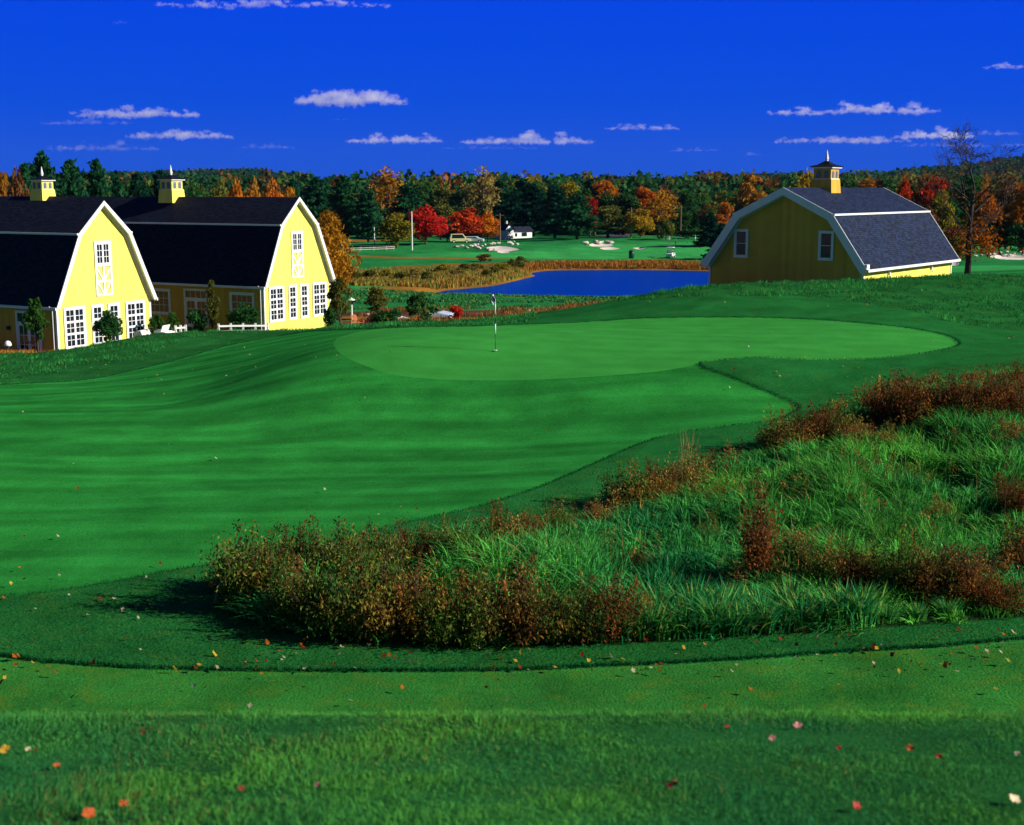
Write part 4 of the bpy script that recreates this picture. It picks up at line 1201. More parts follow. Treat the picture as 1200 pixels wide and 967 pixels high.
# upper right thicket
UP = [
 ('rust', 912, 530, 1.0, 'rust shrub at the left end of the upper thicket casting shade on the fairway'),
 ('rust', 935, 526, 1.05, 'rust shrub second from the left in the upper thicket'),
 ('dark', 958, 522, 1.05, 'crimson shrub third from the left in the upper thicket'),
 ('rust', 982, 520, .95, 'rust shrub fourth from the left in the upper thicket'),
 ('tan', 1005, 528, .95, 'straw shrub at the sunlit foot of the upper thicket'),
 ('tan', 1035, 532, .9, 'second straw shrub at the sunlit foot of the upper thicket'),
 ('dark', 1040, 500, 1.2, 'crimson shrub beside the short yellow post'),
 ('dark', 1062, 504, 1.25, 'crimson shrub second right of the short yellow post'),
 ('rust', 1056, 478, 1.1, 'rust shrub just behind the short yellow post'),
 ('dark', 1088, 502, 1.2, 'crimson shrub third right of the short yellow post'),
 ('dark', 1114, 500, 1.15, 'crimson shrub fourth right of the short yellow post'),
 ('dark', 1140, 502, 1.15, 'crimson shrub fifth right of the short yellow post'),
 ('dark', 1166, 498, 1.2, 'crimson shrub sixth right of the short yellow post'),
 ('dark', 1192, 495, 1.4, 'tall crimson shrub cut by the right edge in the upper thicket'),
 ('dark', 1190, 466, 1.2, 'crimson shrub cut by the right edge on top of the bank'),
 ('olive', 1100, 458, .75, 'olive shrub on the skyline of the upper thicket'),
 ('tan', 1135, 462, .7, 'straw shrub on the skyline of the upper thicket'),
 ('tan', 1080, 466, .65, 'short straw shrub on top of the bank behind the yellow post'),
 ('dark', 1155, 470, .9, 'crimson shrub on the bank near the right edge'),
 ('tan', 1180, 530, .8, 'straw shrub at the foot of the thicket by the right edge'),
 ('tan', 1120, 528, .6, 'low straw shrub at the foot of the thicket'),
]
for kd, a, b, hg, lb in UP: near_shrub(kd, a, b, hg, lb, rng.uniform(1.05, 1.25))
# the tall one
o = shrub('tall_shrub', 12, 1.9, .42, 40, 3600, .040, DARK+RUST[:1]); p = hit([888], [688])[0]; o.location = (p[0], p[1], p[2]-.03)
tag(o, 'tall narrow dark crimson shrub standing alone in the middle of the wild grass', 'shrub')
# two brown seed plumes
for (px, hg, lb) in ((353, 1.55, 'brown seed plume, left of the pair above the olive shrubs'), (369, 1.55, 'brown seed plume, right of the pair above the olive shrubs')):
    o = shrub('seed_plume', 20+px, hg, .13, 9, 900, .03, [(.14, .035, .014), (.09, .03, .012)], plume=True); p = hit([px], [690])[0]; o.location = tuple(p)
    tag(o, lb, 'plant', 'pair of brown seed plumes')
# green grass spikes
for i, (px, pb, hg) in enumerate(((577, 655, 1.35), (800, 560, 1.55), (811, 556, 1.35))):
    p = hit([px], [pb])[0]; n = 14
    root = empty('reed_tuft', tuple(p))
    tag(root, ['tuft of tall yellow-green reeds where shrubs meet the fairway', 'tall straw reeds, taller tuft on the crest below the collar', 'tall straw reeds, shorter tuft on the crest below the collar'][i], 'reeds')
    blade_obj('stalks', rng.normal(0, .05, (n, 3))*[1, 1, 0], rng.uniform(.7, 1, n)*hg, np.full(n, .014), rng.normal(0, .14, (n, 2)), 4, jit((.20, .22, .03) if i == 0 else (.34, .25, .10), n), M_GRASS, None, root)

# broad-leaved green clumps along the front edge
M_CL = M_GRASS
def clump(seed, n, Hh):
    global rng
    keep_ = rng; rng = np.random.default_rng(seed)
    root = empty('leafy_clump', (0, 0, 0)); a = rng.uniform(0, 6.28, n); rr = np.abs(rng.normal(0, .14, n)); hh = Hh*rng.uniform(.45, 1.0, n)
    ln = np.stack([np.cos(a), np.sin(a)], -1)*(rng.uniform(.25, .8, (n, 1))*hh[:, None]) + [[-.10, -.10]]
    c = pickcol(n, [(4, (.020, .22, .065)), (3, (.07, .34, .06)), (1, (.22, .36, .06)), (.25, (.5, .38, .10))])
    blade_obj('leaves', np.stack([np.cos(a)*rr, np.sin(a)*rr, 0*a], -1), hh, rng.uniform(.022, .05, n), ln, 4, c, M_GRASS, None, root)
    rng = keep_
    return root
CPR = [clump(s, 230, .95) for s in (61, 62, 63)]
ci = 0
for px, py in [(703, 752), (725, 751), (748, 750), (765, 748), (783, 749), (800, 747), (820, 747), (838, 744), (858, 744), (878, 742), (898, 742), (918, 740), (940, 739), (962, 737), (985, 736), (1008, 735), (775, 735), (812, 732), (850, 728), (889, 727), (925, 724), (650, 753), (676, 753), (610, 754), (585, 754), (540, 753), (500, 752), (455, 750), (380, 742), (345, 736), (318, 722), (290, 715), (1040, 732), (1075, 730), (1110, 727)]:
    p = hit([px], [py-3])[0]; o = CPR[ci] if ci < 3 else copy_tree(CPR[ci % 3]); ci += 1
    s_ = rng.uniform(.65, 1.1)*(.55 if px < 700 or px > 1020 else 1); o.location = (p[0], p[1], p[2]-.02); o.scale = (s_, s_, s_); o.rotation_euler = (0, 0, rng.uniform(0, 6))
    tag(o, 'arching bright green leafy clump in the row along the front edge of the wild patch', 'plant', 'leafy clumps along the front edge')
# rusty weeds threaded through the wild grass, thickest along the front and the upper bank
n = 5200
X, Y = scatter_frustum(n, 21.5, 47, -.28, .62, 2); s = poly_sdf(X, Y, Z_NATIVE)
w_ = fbm(X/2.3, Y/1.8, 161, 3) + .30*np.exp(-(np.abs(s)/1.1)**2) + .16*((X > 4) & (Y > 39)) - .06
k = (s > .12) & (w_ + .22*rng.random(n) > .27); X, Y, s = X[k], Y[k], s[k]; n = len(X)
base = lift(X, Y); base[:, 2] += hump(X, Y); hw_ = rng.uniform(.40, .85, n)*np.clip(.6+s*.5, .6, 1)
V_, q, t, m = blades(base, hw_, np.full(n, .010), rng.normal(0, .12, (n, 2)), 3)
lv = 34; rep = np.repeat(np.arange(n), lv); tt = rng.uniform(.3, 1.02, len(rep))
P = base[rep] + np.stack([rng.normal(0, .055, len(rep)), rng.normal(0, .055, len(rep)), hw_[rep]*tt], -1)
wc = pickcol(n, [(3, (.26, .095, .022)), (2, (.14, .055, .02)), (2, (.20, .16, .03)), (1.4, (.44, .24, .05)), (1.2, (.10, .17, .03))])
V2, q2, c2 = quads_mesh(P, .030, wc[rep]*rng.uniform(.5, 1.4, (len(rep), 1)), rng, 2.2, .3, 1.0)
me = np_mesh('rusty_weeds', np.vstack([V_, V2]), [np.vstack([q, q2+len(V_)]), t], [M_LEAF], False, {'col': np.vstack([np.tile([[.07, .04, .02]], (len(V_), 1)), c2])})
tag(link('rusty_weeds', me), kind='stuff'); print('weeds', n)

# ------------------------------------------------------------------ trees
print('trees')
def crown(P, s, v, r, elong=1.3, up=.4, name='crown', mat=None, parent=None):
    V_, q, c = quads_mesh(P, s, np.stack([v]*3, -1), r, elong, up)
    return np_mesh(name, V_, [q], [mat], False, {'v': c[:, 0]})
def ell(r, n):
    d = r.normal(size=(n, 3)); return d/np.linalg.norm(d, axis=1)[:, None]
def decid_meshes(seed, Hh, Rr, base, ncl, nlf, ls, open_=0.0, egg=.5):
    r = np.random.default_rng(seed)
    ch = Hh-base; cc = []; k = 0
    while len(cc) < ncl:
        d = ell(r, 1)[0]; f = r.uniform(.35, .93)
        zz = (d[2]*f*.5+.5)
        # widest a third of the way up, narrowing to the top
        wz = math.sin(math.pi*min(1, max(0, zz))**egg)**.6 if zz > 0 else 0
        c = np.array([d[0]*f*Rr*max(wz, .3), d[1]*f*Rr*max(wz, .3), base+ch*zz])
        cc.append(c)
    cc = np.array(cc); cr = Rr*r.uniform(.24, .42, ncl); cv = r.uniform(0, 1, ncl)
    m = nlf//ncl; P = []; v = []
    for c, rad, vv in zip(cc, cr, cv):
        d = ell(r, m); q = r.uniform(.35, 1.05, m)**.5
        P.append(c + d*(rad*q)[:, None]*[1, 1, .75]); v.append(np.clip(.6*vv+.4*r.random(m), 0, 1))
    P = np.vstack(P); v = np.concatenate(v)
    tr = MB(); t0 = Hh*.024
    lean = r.normal(0, Hh*.01, 2)
    top = Vector((lean[0], lean[1], base+ch*.6))
    tr.tube([(0, 0, -.3), (0, 0, base*.5), (lean[0]*.3, lean[1]*.3, base+ch*.15), top], [t0*1.3, t0, t0*.8, t0*.25], 7)
    for c in cc[:max(8, ncl//2)]:
        z0 = base*.7+(c[2]-base)*.45; a = Vector((lean[0]*z0/Hh, lean[1]*z0/Hh, z0)); b = Vector(c)
        tr.tube([a, a.lerp(b, .5)+Vector((0, 0, ch*.03)), b], [t0*.35, t0*.2, t0*.06], 4, cap=False)
    return tr, P, v
def pine_meshes(seed, Hh, Rr, base, nlf, ls, ragged=.35, shape='white'):
    r = np.random.default_rng(seed)
    tr = MB(); t0 = Hh*.016
    tr.tube([(0, 0, -.3), (0, 0, Hh*.5), (0, 0, Hh*.97)], [t0*1.3, t0*.8, t0*.12], 6)
    P = []; v = []; z = base
    while z < Hh*.99:
        f = (z-base)/(Hh-base)
        if shape == 'white': rad = Rr*(1-f)**.55*(.55+.45*min(1, f*4))
        else: rad = Rr*(1-f)**.85
        rad = max(rad, .35)
        nb = r.integers(4, 7); a0 = r.uniform(0, 6.28)
        for b in range(nb):
            a = a0+b*6.28/nb+r.normal(0, .25); L = rad*r.uniform(1-ragged*1.4, 1+ragged*.6)
            rise = L*r.uniform(-.05, .28) if shape == 'white' else L*r.uniform(-.35, .0)
            e_ = Vector((math.cos(a)*L, math.sin(a)*L, z+rise)); s0 = Vector((0, 0, z))
            if L > 1.0: tr.tube([s0, s0.lerp(e_, .6), e_], [t0*.28, t0*.16, t0*.05], 3, cap=False)
            m = int(10+L*15)
            t = r.uniform(.12, 1.08, m)**.75; sp = .10+.17*L*(1-.4*t)
            q = np.array(s0)[None]*(1-t)[:, None] + np.array(e_)[None]*t[:, None]
            q = q + np.stack([r.normal(0, 1, m)*sp*.9, r.normal(0, 1, m)*sp*.9, r.normal(0, .30, m)*(.5+.25*sp)], -1)
            P.append(q); v.append(np.clip(r.uniform(0, .55)+.45*r.random(m), 0, 1))
        z += Hh*.045*r.uniform(.8, 1.2)
    P = np.vstack(P); v = np.concatenate(v)
    return tr, P, v
M_BARK = paint('bark', (.075, .055, .045), .9, .3, 6, bump=.5, bscale=14)
M_BARKP = paint('pale_bark', (.16, .14, .12), .9, .3, 6, bump=.4, bscale=14)
HUES = {
 'pine': ((.007, .048, .022), (.028, .135, .045)),
 'darkpine': ((.004, .026, .018), (.013, .075, .034)),
 'green': ((.018, .070, .014), (.075, .18, .026)),
 'deep': ((.012, .060, .018), (.050, .150, .030)),
 'yellowgreen': ((.09, .11, .010), (.38, .30, .02)),
 'yellow': ((.20, .12, .008), (.50, .29, .015)),
 'gold': ((.20, .085, .008), (.55, .25, .018)),
 'orange': ((.26, .065, .008), (.72, .21, .015)),
 'redorange': ((.28, .030, .008), (.80, .13, .015)),
 'red': ((.24, .012, .008), (.75, .040, .02)),
 'brown': ((.085, .042, .018), (.24, .10, .03)),
 'olive': ((.055, .070, .012), (.17, .17, .03)),
 'grey': ((.060, .050, .040), (.13, .11, .08)),
 'palegold': ((.16, .12, .03), (.36, .27, .07)),
}
MH = {k: leafmat('foliage_'+k, 'v', a, b, .30, .16) for k, (a, b) in HUES.items()}
SHAPES = {}
def shape(key, fn):
    if key not in SHAPES:
        tr, P, v, s, el = fn(); r = np.random.default_rng(hash(key) % 1000 if False else len(SHAPES)+5)
        cm = crown(P, s, v, r, el, .5, 'crown', MH['green'])
        to = tr.build('trunk', M_BARK); tm = to.data; bpy.data.objects.remove(to)
        for e_ in tm.polygons: e_.use_smooth = True
        SHAPES[key] = (tm, cm)
    return SHAPES[key]
def SH(kind, i):
    if kind == 'round': return shape(('round', i), lambda: decid_meshes(100+i, 10, 4.9, 1.1, 44, 4200, .0, 0, .62) + (.52, 1.2))
    if kind == 'fine': return shape(('fine', i), lambda: decid_meshes(150+i, 10, 4.7, 1.1, 60, 11000, .0, 0, .62) + (.27, 1.4))
    if kind == 'tall': return shape(('tall', i), lambda: decid_meshes(200+i, 14, 4.0, 3.0, 30, 2900, .0, 0, .7) + (.52, 1.2))
    if kind == 'loose': return shape(('loose', i), lambda: decid_meshes(300+i, 14, 4.6, 3.5, 38, 1500, .0, 0, .75) + (.46, 1.2))
    if kind == 'pine': return shape(('pine', i), lambda: pine_meshes(400+i, 17, 5.0, 2.2, 0, 0) + (.52, 2.0))
    if kind == 'spruce': return shape(('spruce', i), lambda: pine_meshes(500+i, 15, 4.6, .8, 0, 0, .2, 'spruce') + (.52, 1.8))
    if kind == 'bush': return shape(('bush', i), lambda: decid_meshes(600+i, 4, 2.4, .3, 18, 1300, .0, 0, .6) + (.34, 1.2))
BASEH = {'fine': 10, 'round': 10, 'tall': 14, 'loose': 14, 'pine': 17, 'spruce': 15, 'bush': 4}
BASEW = {'fine': 8.2, 'round': 8.2, 'tall': 7.0, 'loose': 8.0, 'pine': 8.4, 'spruce': 7.6, 'bush': 4.4}
def tree(name, kind, hue, px, top, Yd, wpx=None, base_py=None, label=None, group=None, idx=None, cat='tree'):
    """stands on the ground at photo column px, distance Yd; height from its top row"""
    g = W(px, 300, Yd); x = float(g[0]); y = float(Yd)
    z0 = h1(x, y); zt = float(W(px, top, Yd)[2]); hgt = max(1.5, zt-z0)
    i = idx if idx is not None else int(rng.integers(0, 3))
    tm, cm = SH(kind, i)
    root = empty(name, (x, y, z0-.1), rng.uniform(0, 6.28))
    sh = hgt/BASEH[kind]; sw = (wpx*Yd/F/BASEW[kind]) if wpx else sh
    root.scale = (sw, sw, sh)
    to = link('trunk', tm, root); co = link('crown', cm, root)
    co.material_slots[0].link = 'OBJECT'; co.material_slots[0].material = MH[hue]
    tag(root, label, cat, group)
    return root

# trees one can tell apart
T = tree
T('maple_tree', 'fine', 'gold', 383, 246, 126, 68, label='golden orange maple just beyond the right end of the long yellow barn')
T('lawn_tree', 'round', 'yellowgreen', 465, 247, 262, 40, label='round yellow-green tree left of the tall white pole')
T('maple_tree', 'round', 'red', 499, 241, 270, 44, label='bright red maple right of the tall white pole')
T('lawn_tree', 'round', 'grey', 524, 256, 285, 30, label='dull grey-brown leafed tree between two red maples')
T('lawn_tree', 'tall', 'olive', 517, 233, 298, 34, label='olive and rust tree rising behind the grey-brown one')
T('maple_tree', 'round', 'redorange', 548, 243, 285, 42, label='scarlet maple above the parked pale vehicles')
T('maple_tree', 'round', 'orange', 572, 250, 285, 27, label='smaller orange-red maple beside the brown utility pole')
T('poplar_tree', 'loose', 'palegold', 566, 194, 340, 46, label='tall pale yellow loose-leaved tree rising over the dark wood')
T('autumn_tree', 'loose', 'gold', 455, 195, 330, 50, label='tall golden thin-crowned tree above the pines near centre left')
T('lawn_tree', 'tall', 'deep', 538, 238, 320, 26, label='dark green tree behind the gap between red maples')
T('pine_tree', 'pine', 'pine', 404, 206, 290, 44, label='large dark pine right behind the golden maple at the barn', idx=0, group='dark pines left of centre')
T('pine_tree', 'pine', 'pine', 432, 222, 285, 40, label='dark pine between the golden maple and the yellow-green tree', idx=1, group='dark pines left of centre')
T('pine_tree', 'pine', 'pine', 372, 208, 300, 42, label='tall dark pine behind the peak of the long barn', idx=2, group='dark pines left of centre')
T('pine_tree', 'pine', 'pine', 345, 210, 310, 40, label='dark pine rising over the ridge end of the long barn', idx=0, group='dark pines left of centre')
T('pine_tree', 'pine', 'pine', 478, 215, 312, 42, label='dark pine behind the tall white pole', idx=1, group='dark pines left of centre')
T('pine_tree', 'pine', 'darkpine', 625, 216, 318, 44, label='dark pine behind the small white gabled house', idx=2, group='dark pines behind the white house')
T('pine_tree', 'pine', 'darkpine', 650, 219, 300, 46, label='broad dark pine just right of the white gabled house', idx=0, group='dark pines behind the white house')
T('pine_tree', 'pine', 'pine', 676, 226, 286, 46, label='nearest dark pine, its boughs over the bunker rocks right of centre', idx=1, group='dark pines behind the white house')
T('pine_tree', 'pine', 'darkpine', 602, 224, 330, 40, label='dark pine directly above the roof of the white house', idx=1, group='dark pines behind the white house')
T('maple_tree', 'tall', 'red', 691, 225, 300, 20, label='slim crimson tree against the dark pines right of centre')
T('autumn_tree', 'tall', 'yellowgreen', 664, 204, 345, 32, label='yellow-green crown left of the big orange one on the treeline')
T('autumn_tree', 'tall', 'orange', 704, 203, 350, 40, label='big orange crown highest on the treeline right of centre')
T('autumn_tree', 'tall', 'green', 684, 214, 330, 30, label='green tree behind the slim crimson one')
T('autumn_tree', 'tall', 'olive', 712, 236, 295, 34, label='olive green tree right of the slim crimson one')
T('autumn_tree', 'tall', 'deep', 730, 220, 320, 36, label='dark green tree behind the wooden pole near the cart path')
T('autumn_tree', 'tall', 'orange', 752, 213, 322, 30, label='orange-red crown left of the brown-orange spreading tree')
T('autumn_tree', 'round', 'yellow', 750, 243, 292, 34, label='bright yellow tree at the foot of the wood by the cart path')
T('autumn_tree', 'loose', 'gold', 775, 218, 300, 38, label='spreading brown-gold tree with a dark visible trunk', idx=1)
T('bush', 'bush', 'olive', 780, 257, 282, 26, label='round olive and red bush beside the mound by the golfers', cat='bush')
T('bush', 'bush', 'deep', 806, 267, 290, 30, label='low green hedge-like bush behind the golfers', cat='bush')
T('bush', 'bush', 'deep', 838, 266, 290, 34, label='dark bush between the golfers and the slate-roofed barn', cat='bush')
T('spruce_tree', 'spruce', 'darkpine', 832, 248, 265, 34, label='dark conifer beside the left eave of the slate-roofed barn')
T('spruce_tree', 'spruce', 'darkpine', 846, 262, 240, 40, label='dark conifer mostly hidden by the slate-roofed barn')
T('autumn_tree', 'tall', 'orange', 848, 236, 290, 24, label='small orange tree above the left roof edge of the slate-roofed barn')
T('autumn_tree', 'loose', 'brown', 830, 236, 310, 30, label='brown tree in front of the far grey building')
T('autumn_tree', 'loose', 'grey', 808, 240, 325, 26, label='bare grey tree in front of the far grey building')
T('autumn_tree', 'tall', 'gold', 877, 204, 330, 34, label='gold tree rising left of the slate-roofed barn ridge')
T('autumn_tree', 'round', 'yellow', 941, 200, 300, 46, label='yellow tree rising behind the ridge left of the single cupola')
T('maple_tree', 'round', 'redorange', 1056, 214, 250, 26, label='red-orange maple just over the right slope of the slate roof')
T('autumn_tree', 'round', 'olive', 1072, 222, 240, 22, label='olive-green tree tight against the red-orange maple right of the slate roof')
T('maple_tree', 'round', 'redorange', 1092, 204, 230, 42, label='large red-orange maple left of the bare tree')
T('autumn_tree', 'round', 'yellowgreen', 1100, 219, 222, 30, label='yellow-green tree just below the large red-orange maple')
T('maple_tree', 'round', 'orange', 1150, 220, 215, 36, label='orange tree right behind the bare trunk')
T('autumn_tree', 'round', 'brown', 1178, 205, 225, 50, label='rust brown tree right of the bare tree')
T('maple_tree', 'round', 'orange', 1198, 213, 200, 40, label='vivid orange tree cut by the right edge')
T('autumn_tree', 'tall', 'deep', 1135, 205, 245, 44, label='dark tree directly behind the bare tree')
T('autumn_tree', 'tall', 'deep', 1110, 235, 235, 40, label='dark green tree low behind the slate roof and bare tree')
T('autumn_tree', 'round', 'brown', 1085, 246, 215, 30, label='brown tree low beside the right end of the slate roof')
T('autumn_tree', 'round', 'brown', 1118, 262, 190, 34, label='russet low tree left of the bare trunk')
T('autumn_tree', 'round', 'deep', 1170, 255, 200, 50, label='dark tree mass right of the bare trunk')
T('autumn_tree', 'round', 'deep', 1205, 256, 195, 46, label='dark tree low at the right edge under the vivid orange one')
T('bush', 'bush', 'olive', 1122, 276, 165, 26, label='green bush at the foot of the bare tree', cat='bush')
# behind the left barns
T('autumn_tree', 'round', 'gold', 4, 194, 190, 30, label='golden tree at the left edge above the barn ridges')
T('autumn_tree', 'round', 'brown', 24, 205, 200, 34, label='rust brown tree left of the first cupola')
T('pine_tree', 'pine', 'pine', 55, 178, 205, 50, label='tallest pine, behind the left cupola', idx=0, group='pines behind the left barns')
T('pine_tree', 'pine', 'pine', 88, 186, 210, 46, label='pine right of the left cupola', idx=1, group='pines behind the left barns')
T('pine_tree', 'pine', 'pine', 118, 188, 205, 44, label='pine above the peak of the nearer barn', idx=2, group='pines behind the left barns')
T('pine_tree', 'pine', 'pine', 36, 190, 220, 40, label='pine between the rust tree and the left cupola', idx=1, group='pines behind the left barns')
T('pine_tree', 'pine', 'darkpine', 165, 202, 215, 44, label='darker pine midway between the two cupolas', idx=1, group='pines behind the left barns')
T('pine_tree', 'pine', 'darkpine', 192, 200, 230, 38, label='darker pine just behind the right cupola', idx=0, group='pines behind the left barns')
T('pine_tree', 'pine', 'pine', 142, 209, 225, 34, label='short pine between the barn peak and the darker pines', idx=2, group='pines behind the left barns')
T('autumn_tree', 'round', 'deep', 232, 212, 230, 34, label='dark green tree right of the right cupola')
T('autumn_tree', 'round', 'olive', 262, 213, 250, 30, label='olive tree over the long barn ridge before the orange row')
for i, (px, tp) in enumerate(((280, 216), (300, 212), (321, 211), (341, 216))):
    T('autumn_tree', 'round', 'gold' if i % 2 else 'orange', px, tp, 240+4*i, 26, label='orange-gold tree, number %s in the row over the long barn ridge' % ['one', 'two', 'three', 'four'][i], group='orange row over the barn ridge')

# filler trees of the wood edge
r_ = random.Random(4)
def fill(x0, x1, step, tp, Yr_, hues, kinds, label, group, w=34):
    x = x0
    while x < x1:
        hu = r_.choice(hues); kd = r_.choice(kinds) if 'pine' not in hu else 'pine'
        T('pine_tree' if kd == 'pine' else 'woodland_tree', kd, hu, x+r_.uniform(-4, 4), tp+r_.uniform(-5, 7), Yr_*r_.uniform(.96, 1.05), w*r_.uniform(.8, 1.2), label=label, group=group)
        x += step*r_.uniform(.8, 1.2)
fill(350, 620, 22, 213, 350, ['pine', 'deep', 'deep', 'green', 'pine', 'olive'], ['tall'], 'woodland tree in the dense dark row behind the maples', 'dark wood behind the maples')
fill(690, 900, 20, 222, 345, ['green', 'olive', 'deep', 'gold', 'olive', 'brown', 'yellowgreen'], ['tall', 'round', 'loose'], 'mixed autumn tree in the wood beyond the golfers', 'mixed wood beyond the golfers')
fill(700, 900, 22, 238, 318, ['green', 'olive', 'brown', 'gold', 'deep'], ['tall', 'round'], 'low autumn tree at the wood edge beyond the golfers', 'wood edge beyond the golfers', 28)
fill(900, 1210, 22, 214, 330, ['deep', 'green', 'gold', 'brown', 'deep', 'olive'], ['tall', 'round'], 'mixed autumn tree in the wood beyond the slate-roofed barn', 'wood beyond the slate-roofed barn')
fill(1070, 1215, 20, 238, 262, ['deep', 'deep', 'brown', 'olive', 'gold'], ['tall', 'round'], 'darker tree in the wood behind the bare tree', 'wood behind the bare tree', 34)
fill(0, 270, 24, 216, 260, ['deep', 'pine', 'green', 'olive'], ['tall', 'round'], 'tree in the row just behind the left barn ridges', 'row behind the left barn ridges')
fill(585, 700, 20, 214, 355, ['pine', 'deep', 'darkpine', 'green'], ['tall'], 'dark tree in the wood behind the white house', 'dark wood behind the white house')
# undergrowth bushes closing the foot of the wood
fill2 = [(385, 600), (600, 700), (700, 830)]
for a, b_ in fill2:
    x = a
    while x < b_:
        T('bush', 'bush', r_.choice(['deep', 'deep', 'olive', 'darkpine']), x, 268+r_.uniform(-5, 4), 322*r_.uniform(.97, 1.04), 30, label='dark bush closing the foot of the distant wood', group='bushes at the foot of the wood', cat='bush')
        x += 13*r_.uniform(.8, 1.3)

# far forest on the plain and the ridges: one mass nobody could count
def forest(n, y0, y1, hpx, quads, s0, seed, name, colset, xr=.62):
    r = np.random.default_rng(seed)
    Y = np.sqrt(r.uniform(y0**2, y1**2, n)); X = r.uniform(-xr, xr, n)*Y
    z = H(X, Y)
    hh = r.uniform(9, 16, n); rad = r.uniform(3.2, 5.4, n)*s0
    w_ = np.array([c[0] for c in colset]); ci = r.choice(len(colset), n, p=w_/w_.sum()); cc = np.array([c[1] for c in colset])[ci]
    cc = cc*(1+.35*fbm(X/90, Y/90, seed, 2))[:, None]
    rep = np.repeat(np.arange(n), quads)
    d = ell(r, len(rep)); q = r.uniform(.6, 1, len(rep))
    P = np.stack([X[rep]+d[:, 0]*rad[rep]*q, Y[rep]+d[:, 1]*rad[rep]*q, z[rep]+hh[rep]*.58+d[:, 2]*hh[rep]*.42*q], -1)
    col = cc[rep]*r.uniform(.78, 1.22, (len(rep), 1))
    s = rad[rep]*(.62 if quads < 60 else .34)
    V_, qd, c = quads_mesh(P, s, col, r, 1.1, .8)
    me = np_mesh(name, V_, [qd], [M_LEAF], False, {'col': c}); o = link(name, me); o['kind'] = 'stuff'
FC = [(4, (.014, .075, .026)), (4, (.030, .115, .030)), (3.4, (.085, .135, .022)), (1.0, (.20, .11, .022)), (.7, (.25, .09, .022)), (.8, (.20, .17, .025)), (1.2, (.09, .05, .022))]
FC2 = [(6, (.015, .070, .036)), (4, (.028, .095, .040)), (2, (.06, .09, .03)), (1.0, (.13, .075, .04)), (.4, (.14, .10, .04))]
forest(2600, 365, 760, 0, 110, 1.0, 801, 'distant_wood', FC)
forest(5200, 760, 1500, 0, 42, 1.25, 803, 'distant_forest', FC2)
forest(9000, 1500, 3000, 0, 22, 1.6, 805, 'ridge_forest', FC2)
print('props')
def at(px, py, y0=16.5): return Vector(hit([px], [py], y0)[0])
def ground(px, Y):
    g = W(px, 300, Y); return Vector((float(g[0]), float(Y), h1(g[0], Y)))
M_STEEL = paint('painted_steel', (.75, .75, .74), .4, .05)
M_WHITE = paint('white_paint', (.82, .81, .78), .5, .05, 4)
M_GREENP = paint('dark_green_paint', (.008, .05, .03), .4, .1)
M_NAVY = paint('navy_cloth', (.01, .015, .08), .8, .1)
M_CLOTH = paint('white_cloth', (.80, .80, .80), .8, .05)
M_RUBBER = paint('rubber', (.02, .02, .02), .8, .1)
M_STONE = paint('pale_stone', (.55, .48, .42), .85, .18, 2, bump=.5, bscale=5)
M_YPOST = paint('yellow_post', (.60, .42, .06), .7, .15, 6)

# ---- flagstick with its limp flag, and the cup
p = at(580.5, 410.5)
fs = empty('flagstick', tuple(p)); tag(fs, 'striped golf flagstick with a limp white flag standing in the green', 'flagstick')
Ht = 2.2
def seg(n_, a, b_, r0, r1, m_):
    k = MB(); k.tube([(0, 0, a), (0, 0, b_)], [r0, r1], 8); return k.build(n_, m_, fs, True)
seg('pole_section', -.12, .62, .011, .014, M_GREENP); seg('pole_section', .62, 1.02, .022, .022, M_WHITE)
seg('collar', 1.02, 1.05, .034, .034, M_DARK); seg('pole_section', 1.05, 1.38, .019, .019, M_GREENP)
seg('pole_section', 1.38, 1.78, .020, .020, M_WHITE); seg('pole_section', 1.78, Ht, .012, .010, M_GREENP)
nv, nu = 12, 9; vs = []; fc = []
for i in range(nv+1):
    for j in range(nu+1):
        t = i/nv; s = j/nu
        # hangs in folds from the pole, its fly edge drooping
        x = -.02-.17*s*(1-.45*t) + .05*t*s*2*math.sin(3*t); y = .045*math.sin(s*9+t*2)*(s+.1)
        z = Ht-.04 - .36*t - .16*s*s - .02*math.sin(s*7)
        if s < .35: x = -.012 + .10*s*(1 if t > .4 else -1)
        vs.append((x, y, z))
q = [(i*(nu+1)+j, i*(nu+1)+j+1, (i+1)*(nu+1)+j+1, (i+1)*(nu+1)+j) for i in range(nv) for j in range(nu)]
me = bpy.data.meshes.new('flag'); me.from_pydata(vs, [], q); me.materials.append(M_CLOTH); me.materials.append(M_NAVY)
for k_, f_ in enumerate(me.polygons):
    i, j = divmod(k_, nu); f_.material_index = 1 if (3 <= j <= 5 and 2 <= i <= 8) or (j < 2 and i < 3) else 0; f_.use_smooth = True
fo = link('flag', me, fs); md = fo.modifiers.new('s', 'SOLIDIFY'); md.thickness = .004; md = fo.modifiers.new('b', 'SUBSURF'); md.levels = 1; md.render_levels = 1
k = MB(); k.tube([(0, 0, .0), (0, 0, .014)], [.075, .075], 16); o = k.build('hole_cup', M_WHITE, None, loc=tuple(p+Vector((0, 0, -.006)))); tag(o, 'white rimmed golf hole around the foot of the flagstick', 'golf hole')
# ---- balls
for (px, py, lb) in ((877, 407, 'white golf ball lying on the putting green right of the flag'),):
    q = at(px, py); k = MB()
    bm = bmesh.new(); bmesh.ops.create_icosphere(bm, subdivisions=3, radius=.03); me = bpy.data.meshes.new('golf_ball'); bm.to_mesh(me); bm.free()
    me.materials.append(M_WHITE)
    for f_ in me.polygons: f_.use_smooth = True
    o = link('golf_ball', me, None, tuple(q+Vector((0, 0, .03)))); tag(o, lb, 'golf ball')
